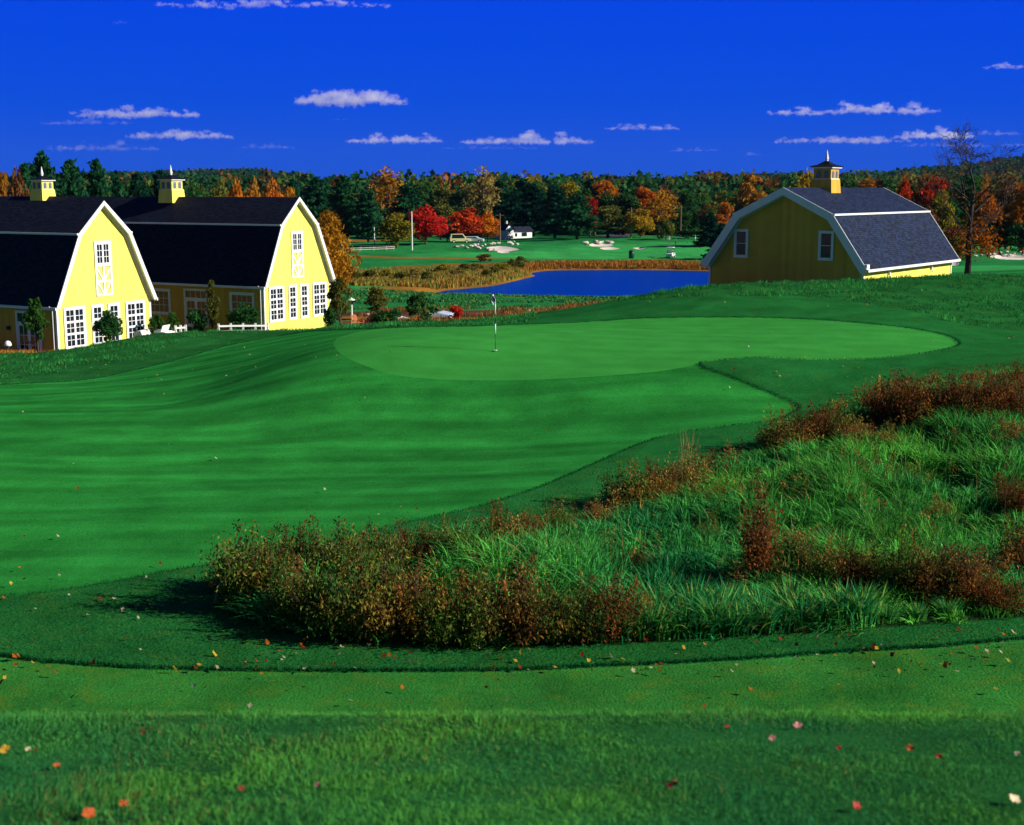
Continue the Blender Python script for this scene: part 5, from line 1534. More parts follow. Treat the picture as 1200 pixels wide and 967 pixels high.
# ---- stakes
def stake(px0, py0, hgt, lean, label, mat=M_YPOST, w=.08, y0=16.5, nm='marker_post'):
    q = at(px0, py0, y0); k = MB()
    k.bar((0, 0, -.1), (lean[0], lean[1], hgt), w, w*.8); t_ = Vector((lean[0], lean[1], hgt))
    k.bar(t_, t_ + (t_-Vector((0, 0, -.1))).normalized()*.03, w*.6, w*.5)
    o = k.build(nm, mat, None, bevel=.008, loc=tuple(q)); return tag(o, label, 'post')
stake(1029.5, 460, .55, (0, 0), 'short yellow wooden post standing left of the crimson thicket')
stake(250, 707, .40, (.15, 0.05), 'weathered wooden stake leaning at the left tip of the wild patch', M_WOOD, .06)
stake(571, 754, .10, (-.26, .22), 'yellow wooden post lying tilted at the front edge of the wild patch', M_YPOST, .05)
# ---- fallen leaves
def leaf_mesh(seed, size=.085):
    r = np.random.default_rng(seed); pts = []
    n = 30
    for i in range(n):
        a = 2*math.pi*i/n; lobes = abs(math.cos(2.5*(a-math.pi/2)))**.6
        rad = size*.5*(.66+.36*lobes)*(1-.25*(math.sin(a) < -.3)) * r.uniform(.92, 1.08)
        pts.append((rad*math.cos(a), rad*math.sin(a)))
    vs = [(0, 0, 0)]+[(x, y, .30*abs(x)**1.2+.25*y*y/size+r.uniform(-.003, .006)) for x, y in pts]
    fs_ = [(0, i+1, (i+1) % n+1) for i in range(n)]
    k = MB(); k.add(vs, fs_); return k
LC = {'red': paint('red_leaf', (.42, .02, .015), .6, .2, 20), 'orange': paint('orange_leaf', (.42, .085, .012), .6, .2, 20), 'yellow': paint('yellow_leaf', (.55, .34, .03), .6, .15, 20),
      'pink': paint('pale_pink_leaf', (.55, .22, .20), .6, .15, 20), 'cream': paint('cream_leaf', (.72, .60, .36), .6, .1, 20), 'brown': paint('brown_leaf', (.20, .05, .015), .7, .2, 20)}
NEARL = [(6, 881, 'yellow', .13, 'large yellow leaf cut by the left edge on the near grass'), (33, 880, 'cream', .07, 'pale leaf just right of the large yellow one'), (42, 881, 'red', .05, 'small red leaf touching the pale one at the left'),
 (167, 852, 'orange', .07, 'orange leaf upright at the knoll crest on the left'), (168, 860, 'brown', .08, 'brown leaf just below the upright orange one'), (67, 899, 'orange', .08, 'small orange-red leaf alone at the left'),
 (105, 957, 'orange', .13, 'broad orange leaf near the bottom left edge of the photo'), (145, 945, 'orange', .09, 'deep orange leaf right above the broad one at bottom left'), (372, 923, 'pink', .08, 'pinkish leaf low in the grass left of centre'),
 (905, 867, 'pink', .08, 'pale pink leaf on the crest right of centre'), (935, 852, 'pink', .10, 'pink leaf standing up on the crest right of centre'), (788, 923, 'red', .12, 'crimson leaf alone in the lower grass right of centre'),
 (983, 879, 'red', .06, 'small red leaf beneath the pink ones'), (1066, 879, 'orange', .09, 'yellow-orange leaf in the grass at the right'), (1100, 889, 'red', .07, 'red leaf right of the yellow-orange one'),
 (1189, 940, 'cream', .12, 'cream leaf by the bottom right corner'), (1004, 948, 'red', .09, 'red leaf near the bottom right of the photo'), (852, 853, 'red', .05, 'tiny red leaf at the crest left of the pink ones'),
 (1192, 886, 'cream', .07, 'cream leaf cut by the right edge'), (283, 927, 'brown', .07, 'brown leaf sunk in the grass at bottom left of centre')]
for i, (px, py, c_, sz, lb) in enumerate(NEARL):
    q = at(px, py+4, 4.4); o = leaf_mesh(i, sz*.6).build('fallen_leaf', LC[c_], None, loc=(q.x, q.y, q.z+.032))
    o.rotation_euler = (random.uniform(.3, .7), random.uniform(-.4, .4), random.uniform(-1, 1)); tag(o, lb, 'leaf', 'fallen leaves on the near knoll')
# the many small ones beyond
P_ = []; 
def scat(n, x0, x1, y0, y1, band=None):
    for _ in range(n): P_.append((random.uniform(x0, x1), random.uniform(y0, y1)))
scat(120, 230, 1200, 752, 790); scat(35, 0, 260, 660, 790); scat(30, 0, 1200, 785, 832); scat(26, 0, 650, 480, 660); scat(30, 100, 500, 400, 470); scat(40, 0, 300, 405, 450)
scat(16, 850, 1010, 420, 470); scat(26, 900, 1200, 340, 420); scat(10, 620, 900, 350, 372); scat(30, 900, 1200, 740, 765)
pts = hit([a for a, b_ in P_], [b_ for a, b_ in P_]); n = len(pts)
rr = np.random.default_rng(3); vs = []; fs_ = []; cl = []
pal = np.array([[.45, .03, .015], [.65, .16, .02], [.78, .50, .05], [.70, .55, .40], [.75, .62, .40], [.30, .05, .02]])
V_ = []; F_ = []; C_ = []
for i, q in enumerate(pts):
    big = .075*rr.uniform(.7, 1.35)*(1 if q[1] < 32 else .95)
    if q[1] > 60: big *= .9
    a = rr.uniform(0, 6.28); m_ = 9; c_ = pal[rr.choice(6, p=[.22, .2, .16, .14, .16, .12])]*rr.uniform(.5, .95)
    if q[1] > 30: c_ = pal[rr.choice([2, 3, 4, 1])]*.8
    base = len(V_); tilt = rr.normal(0, .5, 2)
    V_.append((q[0], q[1], q[2]+.05)); C_.append(c_)
    for j in range(m_):
        t = a+2*math.pi*j/m_; rad = big*.5*(1 if j % 2 else .62); dx, dy = rad*math.cos(t), rad*math.sin(t)
        V_.append((q[0]+dx, q[1]+dy, q[2]+.05+dx*tilt[0]+dy*tilt[1]+abs(dx)*.25)); C_.append(c_)
    F_ += [(base, base+1+j, base+1+(j+1) % m_) for j in range(m_)]
me = np_mesh('fallen_leaves', np.array(V_), [np.array(F_)], [M_LEAF], False, {'col': np.array(C_)})
tag(link('fallen_leaves', me), kind='stuff')

# ---- bare tree with a few orange leaves at the right
def bare_tree():
    r = np.random.default_rng(77); q = ground(1135, 112); Hh = 10.9
    root = empty('bare_tree', tuple(q)); root.scale = (1.16, 1.16, 1.12); tag(root, 'tall nearly bare tree with black branches and orange leaves only low on its right', 'tree')
    tr = MB(); tw = []; lf = []
    def grow(p0, d, L, rad, depth):
        n = 4; pts = [p0]; p = p0.copy(); dd = d.copy()
        for i in range(n):
            dd = (dd + Vector(r.normal(0, .10+.03*depth, 3)) + Vector((0, 0, .04))).normalized(); p = p + dd*L/n; pts.append(p.copy())
        rads = [rad*(1-.5*i/n) for i in range(n+1)]
        tr.tube(pts, rads, 7 if depth < 2 else (4 if depth < 4 else 3), cap=False)
        if depth >= 5 + (r.random() < .5): return
        k = 4 if depth < 2 else int(r.integers(3, 5))
        for j in range(k):
            t = r.uniform(.35, 1.0) if j else 1.0; i = min(n-1, int(t*n)); b0 = pts[i].lerp(pts[i+1], t*n-i if t < 1 else 1)
            a = Vector(r.normal(0, 1, 3)); side = (a - a.project(dd)).normalized()
            nd_ = (dd*r.uniform(.6, 1.1) + side*r.uniform(.45, .95)).normalized()
            if nd_.z < -.15: nd_.z = abs(nd_.z)*.4
            grow(b0, nd_, L*r.uniform(.55, .78), max(.018, rads[i]*r.uniform(.5, .7)), depth+1)
            if depth >= 2 and b0.z < Hh*.42: lf.append(b0)
    tr.tube([(0, 0, -.3), (.02, 0, 1.0), (-.05, .05, 2.6), (0, 0, 4.2), (.08, 0, 5.6)], [.26, .21, .19, .16, .12], 10)
    grow(Vector((.08, 0, 5.6)), Vector((.05, 0, 1)), 2.5, .11, 1)
    for (z, dx, dy, L, rad) in ((2.9, -.6, .2, 2.6, .08), (3.3, .7, .2, 2.4, .08), (3.9, -.55, -.4, 2.8, .09), (4.4, .6, .1, 2.7, .09), (4.9, -.5, .3, 2.8, .09), (5.2, .5, -.4, 2.7, .08), (5.5, -.7, .1, 2.6, .07), (2.5, .8, -.3, 1.9, .06), (2.1, .5, .5, 1.6, .05)):
        grow(Vector((0, 0, z)), Vector((dx, dy, .75)).normalized(), L, rad, 2)
    tr.build('trunk', paint('black_bark', (.035, .028, .025), .9, .3, 6), root, True)
    n = 900; c = []; P = []
    for (cx_, cz_, rx, rz, m_) in ((.9, 2.7, 1.0, .8, 420), (-.4, 2.0, .8, .6, 150), (1.5, 1.9, .7, .5, 160), (.3, 3.9, 1.1, .7, 130), (-.9, 3.0, .7, .5, 60), (0, 5.8, 1.8, 1.0, 60)):
        P.append(np.stack([r.normal(cx_, rx*.5, m_), r.normal(0, .7, m_), r.normal(cz_, rz*.5, m_)], -1))
    P = np.vstack(P); col = np.array([[.42, .12, .012]])*r.uniform(.4, 1.3, (len(P), 1))
    V_, qd, cc = quads_mesh(P, .14, col, r); me = np_mesh('leaves', V_, [qd], [M_LEAF], False, {'col': cc}); link('leaves', me, root)
bare_tree()

# ---- saplings and shrubs round the left barns
def yard(name, kind, hue, px, top, Yd, wpx, label, idx=0, cat='tree'): return tree(name, kind, hue, px, top, Yd, wpx, label=label, idx=idx, cat=cat)
yard('sapling', 'tall', 'green', 38, 338, 81.5, 24, 'slender green sapling before the glazed door at the left edge', 1)
yard('sapling', 'round', 'deep', 123, 360, 82, 28, 'small round sapling against the sunlit gable windows of the nearer barn', 1)
yard('shrub', 'bush', 'green', 181, 362, 90, 20, 'green bush between the two barns, left of its twin', 0, 'shrub')
yard('shrub', 'bush', 'green', 199, 363, 91, 16, 'green bush between the two barns, beside the glazed door', 1, 'shrub')
yard('shrub', 'bush', 'deep', 228, 360, 92, 28, 'dark bush right in front of the long barn glazed door', 2, 'shrub')
yard('sapling', 'tall', 'olive', 246, 326, 92, 16, 'narrow upright sapling right of the long barn glazed door', 0)
yard('sapling', 'round', 'deep', 283, 353, 91, 36, 'bushy small tree in front of the long barn window by the white fence', 2)
yard('sapling', 'tall', 'olive', 397, 317, 97, 24, 'thin olive sapling at the right corner of the long barn gable', 2)
yard('sapling', 'bush', 'deep', 385, 352, 93, 16, 'small dark bush against the last window of the long barn gable', 0, 'shrub')
yard('sapling', 'tall', 'olive', 440, 330, 118, 26, 'loose sapling standing behind the patio hedge', 1)
yard('sapling', 'bush', 'deep', 490, 342, 112, 38, 'dark vase-shaped small tree just beyond the putting green', 1)
o = yard('red_shrub', 'bush', 'red', 534, 362, 116, 19, 'small bright red shrub beside the pale slab beyond the green', 2, 'shrub')
yard('hedge', 'bush', 'deep', 447, 372, 110, 34, 'low dark evergreen clump at the patio edge', 0, 'shrub')
yard('hedge', 'bush', 'deep', 461, 374, 111, 20, 'smaller evergreen clump right of the patio edge', 2, 'shrub')

# ---- white rail fence
def rail_fence(pts, hgt, nr_, label, pw=.13, rw=.12, mat=M_WHITE, name='rail_fence'):
    root = empty(name, tuple(pts[0])); tag(root, label, 'fence'); o_ = Vector(pts[0])
    for q in pts:
        k = MB(); d = Vector(q)-o_; k.box((d.x-pw/2, d.y-pw/2, d.z-.3), (d.x+pw/2, d.y+pw/2, d.z+hgt+.12)); k.build('post', mat, root)
    for a, b_ in zip(pts[:-1], pts[1:]):
        for i in range(nr_):
            z = hgt*(1-i/nr_*.95)-.05; k = MB(); k.bar(Vector(a)-o_+Vector((0, -.08, z)), Vector(b_)-o_+Vector((0, -.08, z)), .04, rw); k.build('rail', mat, root)
def fpts(px0, Y0, px1, Y1, n):
    out = []
    for i in range(n):
        t = i/(n-1); out.append(ground(px0+(px1-px0)*t, Y0+(Y1-Y0)*t))
    return out
rail_fence(fpts(253, 89, 311, 90.5, 5), .72, 2, 'white two-rail fence in front of the long barn window')
rail_fence(fpts(202, 87.0, 214, 87.4, 3), .72, 2, 'short piece of white rail fence before the bushes between the barns')
rail_fence([Vector(at(a, b_, 180)) for a, b_ in ((393, 295), (408, 295), (423, 294.5), (438, 294), (453, 293.5), (462, 293))], .7, 2, 'long distant white rail fence in the field right of the gold maple', .12, .09, M_STONE)

# ---- golf carts
def golf_cart(loc, rz, label, roof=True, col=M_WHITE):
    root = empty('golf_cart', tuple(loc), rz); root.scale = (1, 1, 1 if roof else .72); tag(root, label, 'golf cart')
    k = MB(); k.prism([(-1.2, .28), (-1.2, .75), (-.95, .85), (-.25, .85), (-.2, .42), (.55, .42), (.7, .92), (.95, .88), (1.2, .6), (1.22, .28)], -.55, .55, lambda t, p, q: (p, t, q)); b_ = k.build('body', col, root, bevel=.03)
    k = MB(); k.box((-.75, -.5, .86), (-.25, .5, .98)); k.prism([(-.78, .95), (-.70, .95), (-.82, 1.4), (-.9, 1.4)], -.5, .5, lambda t, p, q: (p, t, q)); k.build('seat', M_CLOTH, root, bevel=.02)
    for x in (-.78, .82):
        for y in (-.53, .53):
            k = MB(); k.tube([(x, y-.1, .23), (x, y+.1, .23)], .23, 14); w_ = k.build('wheel', M_RUBBER, root); k = MB(); k.tube([(x, y-.105, .23), (x, y+.105, .23)], .11, 10); k.build('rim', M_STEEL, w_)
    k = MB(); k.tube([(.62, -.25, .9), (.42, -.25, 1.08)], .02, 6); k.lathe([(.16, 0), (.18, .02), (.16, .04)], (.40, -.25, 1.08), 12); k.build('steering_wheel', M_DARK, root)
    if roof:
        for x, x2 in ((-.85, -.8), (.75, .5)):
            for y in (-.5, .5): k = MB(); k.tube([(x, y, .8), (x2, y, 1.84)], .02, 6); k.build('roof_post', M_DARK, root)
        k = MB(); k.box((-1.0, -.6, 1.85), (.75, .6, 1.93)); k.build('roof', col, root, bevel=.035)
golf_cart(at(786, 302, 180), 1.2, 'white roofed golf cart parked on the far fairway beyond the pond')
golf_cart(ground(177, 86.5), 2.9, 'low white golf cart without roof by the gable corner of the nearer barn', False)

# ---- dark bin, lamps, patio furniture
q = at(740, 303, 180); root = empty('ball_washer', tuple(q)); tag(root, 'dark green litter bin on the far bank of the pond', 'bin')
k = MB(); k.lathe([(.42, 0), (.48, .05), (.50, 1.2), (.46, 1.25)], (0, 0, 0), 12); k.build('body', M_GREENP, root, True); root.name = 'litter_bin'
k = MB(); k.lathe([(.52, 1.26), (.52, 1.36), (.2, 1.5), (.02, 1.52)], (0, 0, 0), 12); k.build('lid', M_DARK, root, True)
def lamp(loc, h_, label, name='lamp_post'):
    root = empty(name, tuple(loc)); tag(root, label, 'lamp post')
    k = MB(); k.lathe([(.14, -.1), (.14, .25), (.075, .3), (.06, h_-.45)], (0, 0, 0), 10); k.build('post', M_WHITE, root)
    k = MB(); k.lathe([(.10, h_-.45), (.20, h_-.12), (.20, h_-.1)], (0, 0, 0), 8); k.build('lantern', M_GLASS, root)
    k = MB(); k.lathe([(.28, h_-.1), (.26, h_-.04), (.05, h_+.06), (.02, h_+.14)], (0, 0, 0), 10); k.build('cap', M_WHITE, root)
lamp(ground(411, 108), 2.3, 'white lamp post on the brick patio beside the long barn')
q = ground(2.5, 84); root = empty('bollard_lamp', tuple(q)); tag(root, 'low dark bollard light with a white dome at the left edge', 'lamp')
k = MB(); k.lathe([(.1, -.1), (.1, .55)], (0, 0, 0), 10); k.build('post', M_DARK, root); k = MB(); k.lathe([(.22, .56), (.24, .66), (.18, .82), (.05, .9)], (0, 0, 0), 14); k.build('dome', M_WHITE, root, True)
M_CEDAR = paint('cedar', (.38, .12, .03), .7, .2, 8)
for (px, Yd, lb) in ((418, 107, 'orange-brown wooden garden chair nearest the white lamp post'), (428, 110, 'orange-brown wooden garden chair in the middle of the patio'), (438, 111, 'orange-brown wooden garden chair beside the evergreen clump')):
    q = ground(px, Yd); root = empty('garden_chair', tuple(q), random.uniform(-1, 1)); tag(root, lb, 'chair', 'garden chairs on the patio')
    k = MB(); k.prism([(-.25, .32), (.3, .42), (.3, .46), (-.25, .36)], -.27, .27, lambda t, p, q_: (t, -p, q_)); k.build('seat', M_CEDAR, root)
    for i in range(5): k = MB(); x = -.24+i*.12; k.bar((x, .22, .34), (x*1.15, .55, 1.05-.03*abs(i-2)), .10, .025); k.build('back_slat', M_CEDAR, root)
    for x in (-.32, .32):
        k = MB(); k.box((x-.06, -.35, .58), (x+.06, .35, .61)); k.build('armrest', M_CEDAR, root)
        k = MB(); k.box((x-.03, -.33, 0), (x+.03, -.25, .579)); k.build('leg', M_CEDAR, root); k = MB(); k.box((x-.03, .22, 0), (x+.03, .30, .579)); k.build('leg', M_CEDAR, root)

# ---- poles
def pole(px, top, Yd, mat, label, r0=.14, arms=True):
    q = ground(px, Yd); zt = float(W(px, top, Yd)[2]); h_ = zt-q.z
    root = empty('utility_pole', tuple(q)); tag(root, label, 'pole')
    k = MB(); k.tube([(0, 0, -.3), (0, 0, h_)], [r0*1.15, r0*.8], 8); k.build('shaft', mat, root)
    if arms: k = MB(); k.box((-.9, -.06, h_-.5), (.9, .06, h_-.36)); k.build('crossarm', mat, root)
    return root
pole(483, 248, 258, M_WHITE, 'tall white pole standing before the red maple', .13, False)
pole(586, 250, 284, M_POLEW, 'brown utility pole left of the small white house', .13)
pole(739, 243, 290, M_POLEW, 'wooden utility pole before the yellow tree by the cart path', .13)
pole(797, 240, 300, M_POLEW, 'reddish utility pole in the wood right of the spreading tree', .13, False)
pole(439, 266, 275, M_STEEL, 'short grey lamp pole at the foot of the dark pines', .12, False)

# ---- small white house with a long low dark wing
q = ground(597, 305); q.z = max(q.z, float(W(597, 277, 305)[2])); root = empty('white_house', tuple(q), R(38)); root.scale = (.8, .8, .8); tag(root, 'small white gabled house with a long dark roofed wing at the wood edge', 'house')
M_RF = shingle_mat('house_roof', (.015, .02, .04)); 
k = MB(); pr2 = [(-1.6, -1), (1.6, -1), (1.6, 1.9), (0, 3.3), (-1.6, 1.9)]; k.prism(pr2, 0, 5, lambda t, p, q_: (p, t, q_)); o = k.build('wall', M_WHITE, root)
k = MB(); k.prism([(-1.9, 1.62), (0, 3.32), (0, 3.5), (-2.05, 1.65)], -.25, 5.2, lambda t, p, q_: (p, t, q_)); k.prism([(1.9, 1.62), (0.002, 3.32), (0.002, 3.5), (2.05, 1.65)], -.25, 5.2, lambda t, p, q_: (p, t, q_)); ro = k.build('roof', M_RF, root)
for a_ in ('along', 'up'): set_attr(ro, a_, [v.co.y if a_ == 'along' else v.co.z for v in ro.data.vertices])
k = MB(); k.box((-.4, -.03, .9), (.4, -.004, 1.7)); w_ = k.build('window', M_GLASS, root)
k = MB(); k.box((1.62, 1.5, -1), (9.5, 5, 1.3)); k.build('wing', M_WHITE, root)
k = MB(); k.prism([(1.0, 1.25), (5.2, 1.25), (3.2, 2.6)], 1.65, 10, lambda t, p, q_: (t, p, q_)); ro = k.build('wing_roof', M_RF, root)
for a_ in ('along', 'up'): set_attr(ro, a_, [v.co.x if a_ == 'along' else v.co.z for v in ro.data.vertices])
k = MB(); k.box((3.2, 1.47, -.2), (4.0, 1.497, .8)); k.box((5.6, 1.47, -.2), (7.6, 1.497, .9)); k.build('window', M_GLASS, root)
k = MB(); k.box((.6, 2.2, 2.5), (1.1, 2.7, 4.3)); k.build('chimney', M_STONE, root)

# ---- long grey glass-roofed building half hidden by the wood
q = ground(803, 372); q.z = float(W(803, 262, 372)[2]); root = empty('glasshouse', tuple(q), R(6)); tag(root, 'long pale blue-grey building glimpsed through the trees above the golfers', 'building')
M_GH = paint('pale_blue_panels', (.22, .28, .36), .5, .15, 1.5)
k = MB(); k.box((-8, 0, -2), (10, 10, 3.6)); k.build('wall', M_GH, root)
k = MB(); k.prism([(-.4, 3.61), (10.4, 3.61), (5, 5.6)], -8.4, 10.4, lambda t, p, q_: (t, p, q_)); k.build('roof', M_GH, root)
for i in range(9): k = MB(); k.box((-7.4+i*2, -.05, 1.0), (-6.0+i*2, -.005, 2.9)); w_ = k.build('window', M_GLASS, root)

# ---- parked vehicles behind the maples
def vehicle(px, Yd, label, mat, rz):
    q = ground(px, Yd); root = empty('parked_van' if 'van' in label else 'parked_car', tuple(q), rz); tag(root, label, 'van' if 'van' in label else 'car')
    hh = 1.9 if 'van' in label else 1.35
    k = MB(); k.prism([(-2.1, .35), (-2.15, .95), (-1.9, hh*.97), (.6, hh), (1.25, 1.0), (2.1, .85), (2.2, .35)], -.85, .85, lambda t, p, q_: (p, t, q_)); b_ = k.build('body', mat, root, bevel=.06)
    for s in (-1, 1):
        k = MB(); k.prism([(-1.75, 1.0), (-1.65, hh-.12), (.5, hh-.12), (1.0, 1.02)], .852*s, .862*s, lambda t, p, q_: (p, t, q_)); k.build('side_window', M_GLASS, root)
        for x in (-1.3, 1.35):
            k = MB(); k.tube([(x, s*.70, .33), (x, s*.88, .33)], .33, 14); w_ = k.build('wheel', M_RUBBER, root); k = MB(); k.tube([(x, s*.71, .33), (x, s*.885, .33)], .18, 10); k.build('rim', M_STEEL, w_)
        k = MB(); k.box((2.14, s*.6-.15, .62), (2.20, s*.6+.15, .78)); k.build('headlight', M_STEEL, root)
vehicle(539, 276, 'pale cream van parked between the red maples', paint('cream_paint', (.75, .70, .35), .4, .05), R(8))
vehicle(555, 277, 'pale silver-blue car parked under the scarlet maple', paint('silver_blue_paint', (.50, .58, .68), .35, .05), R(-5))

# ---- rocks by the bunkers
def rock_mesh(seed):
    r = np.random.default_rng(seed); bm = bmesh.new(); bmesh.ops.create_icosphere(bm, subdivisions=2, radius=.5)
    for v in bm.verts:
        v.co *= 1+r.uniform(-.22, .22); v.co.z *= .72
    me = bpy.data.meshes.new('rock'); bm.to_mesh(me); bm.free(); me.materials.append(M_STONE); return me
RM = [rock_mesh(i) for i in range(4)]
ROCK = [(535, 290), (547, 291), (552, 289), (556, 288), (559, 290.6), (562, 292), (565, 289), (568, 287.5), (571, 292), (574, 293.6), (560, 287), (578, 286), (584, 285.6), (597, 285), (602, 284), (600, 287), (579, 293), (541, 288.5), (575, 287), (606, 287)]
ROCK2 = [(686, 285), (688, 287), (698, 284), (706, 284), (712, 284), (716, 285), (702, 285)]
ROCK3 = [(1165, 299), (1172, 297), (1180, 296), (1188, 298), (1195, 296), (1143, 301), (1150, 300), (1158, 299), (1199, 300), (1183, 300), (1176, 301)]
i = 0
for lst, lb, gp, s0 in ((ROCK, 'pale rock in the scatter round the bunkers below the scarlet maple', 'rocks round the left bunkers', .8), (ROCK2, 'pale rock edging the bunker in front of the nearest dark pine', 'rocks at the middle bunker', .85), (ROCK3, 'pale rock edging the bunker right of the bare tree', 'rocks at the right bunker', .6)):
    for px, py in lst:
        q = at(px, py, 100); o = link('rock', RM[i % 4], None, tuple(q+Vector((0, 0, .12)))); s = s0*random.uniform(.7, 1.5)
        o.scale = (s*random.uniform(.9, 1.5), s, s*.8); o.rotation_euler = (0, 0, random.uniform(0, 6)); tag(o, lb, 'rock', gp); i += 1
q = ground(516, 121); k = MB(); k.prism([(-1.2, 0), (1.2, 0), (1.1, .35), (0, .55), (-1.05, .38)], -1.0, 1.0, lambda t, p, q_: (p*.9+t*.2, t, q_)); o = k.build('stone_slab', paint('blue_grey_stone', (.42, .50, .62), .7, .15, 2), None, bevel=.06, loc=tuple(q)); tag(o, 'pale blue-grey flat slab beside the small red shrub', 'slab')
for j, (px, Yd, s) in enumerate(((462, 119, .5), (468, 120, .6), (474, 119, .45), (431, 124, .6), (500, 124, .5), (446, 123, .5), (622, 124, .5), (645, 125, .45))):
    q = ground(px, Yd); o = link('stone', RM[j % 4], None, tuple(q+Vector((0, 0, .05)))); o.scale = (s*1.6, s, s*.7); tag(o, 'small pale stone in the dry hollow between patio and pond', 'stone', 'stones in the hollow')

# ---- golfers
def golfer(px, py, label, shirt, pants, cap, pose=0):
    q = at(px, py, 200)
    sh = {'pelvis': (0, 0, .95), 'waist': (0, 0, 1.08), 'chest': (0, -.02 if pose else 0, 1.32), 'neck': (0, -.03 if pose else 0, 1.50), 'head': (0, -.05 if pose else 0, 1.60), 'top': (0, -.05, 1.72)}
    vs = []; rad = []; ed = []
    def V(p, r_): vs.append(p); rad.append(r_); return len(vs)-1
    pel = V((0, 0, .95), (.15, .11)); wa = V((0, 0, 1.08), (.135, .10)); chs = V((0, -.02, 1.34), (.17, .11)); ne = V((0, -.03, 1.49), (.055, .055)); he = V((0, -.045, 1.60), (.085, .10)); tp = V((0, -.045, 1.70), (.07, .085))
    ed += [(pel, wa), (wa, chs), (chs, ne), (ne, he), (he, tp)]
    for s in (-1, 1):
        hip = V((s*.09, 0, .88), (.085, .085)); kn = V((s*.11, -.03+s*.03*pose, .48), (.06, .06)); an = V((s*.12, .02, .09), (.042, .042)); to_ = V((s*.13, -.14, .04), (.045, .03)); ed += [(pel, hip), (hip, kn), (kn, an), (an, to_)]
        shd = V((s*.19, -.02, 1.42), (.06, .06)); 
        if pose == 1: el = V((s*.20, -.20, 1.18), (.042, .042)); wr = V((s*.05, -.38, 1.02), (.03, .03)); hd = V((s*.03, -.42, .97), (.035, .028))
        else: el = V((s*.25, .02, 1.16), (.042, .042)); wr = V((s*.25, -.06, .92), (.03, .03)); hd = V((s*.25, -.08, .84), (.036, .026))
        ed += [(chs, shd), (shd, el), (el, wr), (wr, hd)]
    me = bpy.data.meshes.new('person'); me.from_pydata(vs, ed, []); ob = bpy.data.objects.new('person', me); COL.objects.link(ob)
    sk_ = ob.modifiers.new('skin', 'SKIN')
    for i_, r_ in enumerate(rad): me.skin_vertices[0].data[i_].radius = r_
    me.skin_vertices[0].data[0].use_root = True
    ss_ = ob.modifiers.new('sub', 'SUBSURF'); ss_.levels = 2
    dg = bpy.context.evaluated_depsgraph_get(); dg.update(); nm = bpy.data.meshes.new_from_object(ob.evaluated_get(dg)); bpy.data.objects.remove(ob)
    for m_ in (pants, shirt, SKIN, HAIR): nm.materials.append(m_)
    for f_ in nm.polygons:
        c = f_.center; f_.use_smooth = True
        f_.material_index = 0 if (c.z < 1.0 and abs(c.x) < .2 and not (pose and c.y < -.28)) else (3 if c.z > 1.66 or (c.z > 1.56 and c.y > -.02) else (2 if c.z > 1.47 or (abs(c.x) > .2 and c.z < 1.2) or (pose and c.y < -.22) else 1))
        if c.z < .1: f_.material_index = 3
    root = link('person', nm, None, (q.x, q.y, q.z)); root.rotation_euler = (0, 0, random.uniform(-1.5, 1.5)); root.scale = (.96,)*3
    tag(root, label, 'person')
    k = MB(); k.lathe([(.098, 1.655), (.10, 1.69), (.06, 1.745), (.01, 1.755)], (0, -.045, 0), 12); k.box((-.07, -.22, 1.66), (.07, -.12, 1.675)); k.build('cap', cap, root)
    if pose: k = MB(); k.tube([(0, -.42, 1.0), (.05, -.62, .12)], .012, 6); k.box((-.02, -.68, .04), (.12, -.61, .12)); k.build('golf_club', M_STEEL, root)
    return root
SKIN = paint('skin', (.45, .22, .13), .6, .05); HAIR = paint('dark_hair', (.03, .02, .015), .7, .1)
WS = paint('white_shirt', (.8, .8, .8), .8, .04); NS = paint('navy_shirt', (.02, .03, .08), .8, .1); KH = paint('khaki', (.35, .27, .15), .8, .1); BK = paint('black_trousers', (.02, .02, .025), .8, .1)
golfer(784, 286.5, 'golfer in white shirt and dark trousers, leftmost on the far green', WS, BK, WS, 1)
golfer(791.5, 287, 'golfer all in dark clothes standing right of the leftmost one', NS, BK, BK)
golfer(814.5, 286, 'golfer in white shirt and khaki, left one of the right pair', WS, KH, WS)
golfer(819.5, 286.5, 'golfer in white shirt and navy trousers, right one of the right pair', WS, NS, BK)

# ---- reeds and dry grass round the pond
def band(n, box, keep, hs_, ws_, cols, name):
    X = rng.uniform(box[0], box[1], n); Y = rng.uniform(box[2], box[3], n); s = poly_sdf(X, Y, LAKE)
    px = 600+F*X/(Y*CP); k = keep(X, Y, s, px); X, Y = X[k], Y[k]; n = len(X)
    if n == 0: return
    blade_obj(name, lift(X, Y), rng.uniform(*hs_, n), rng.uniform(*ws_, n), rng.normal(0, .12, (n, 2)), 2, pickcol(n, cols), M_GRASS)
ORG = [(4, (.42, .17, .025)), (2, (.30, .15, .03)), (1, (.16, .17, .03)), (1, (.20, .07, .03))]
band(90000, (-30, 60, 185, 232), lambda X, Y, s, px: (s < -.5) & (s > -7-3*value_noise(X/6, Y/6, 9)) & (Y > 196), (.25, .75), (.12, .24), ORG, 'dry_reeds')
band(60000, (-32, 12, 146, 196), lambda X, Y, s, px: (s < -.5) & (s > -9) & (Y > 163+.55*(X+12)) & (X < .10*Y-14), (.3, .8), (.10, .22), [(2.5, (.50, .24, .04)), (2, (.24, .26, .04)), (1.6, (.12, .22, .04)), (.8, (.30, .13, .03))], 'pond_reeds')
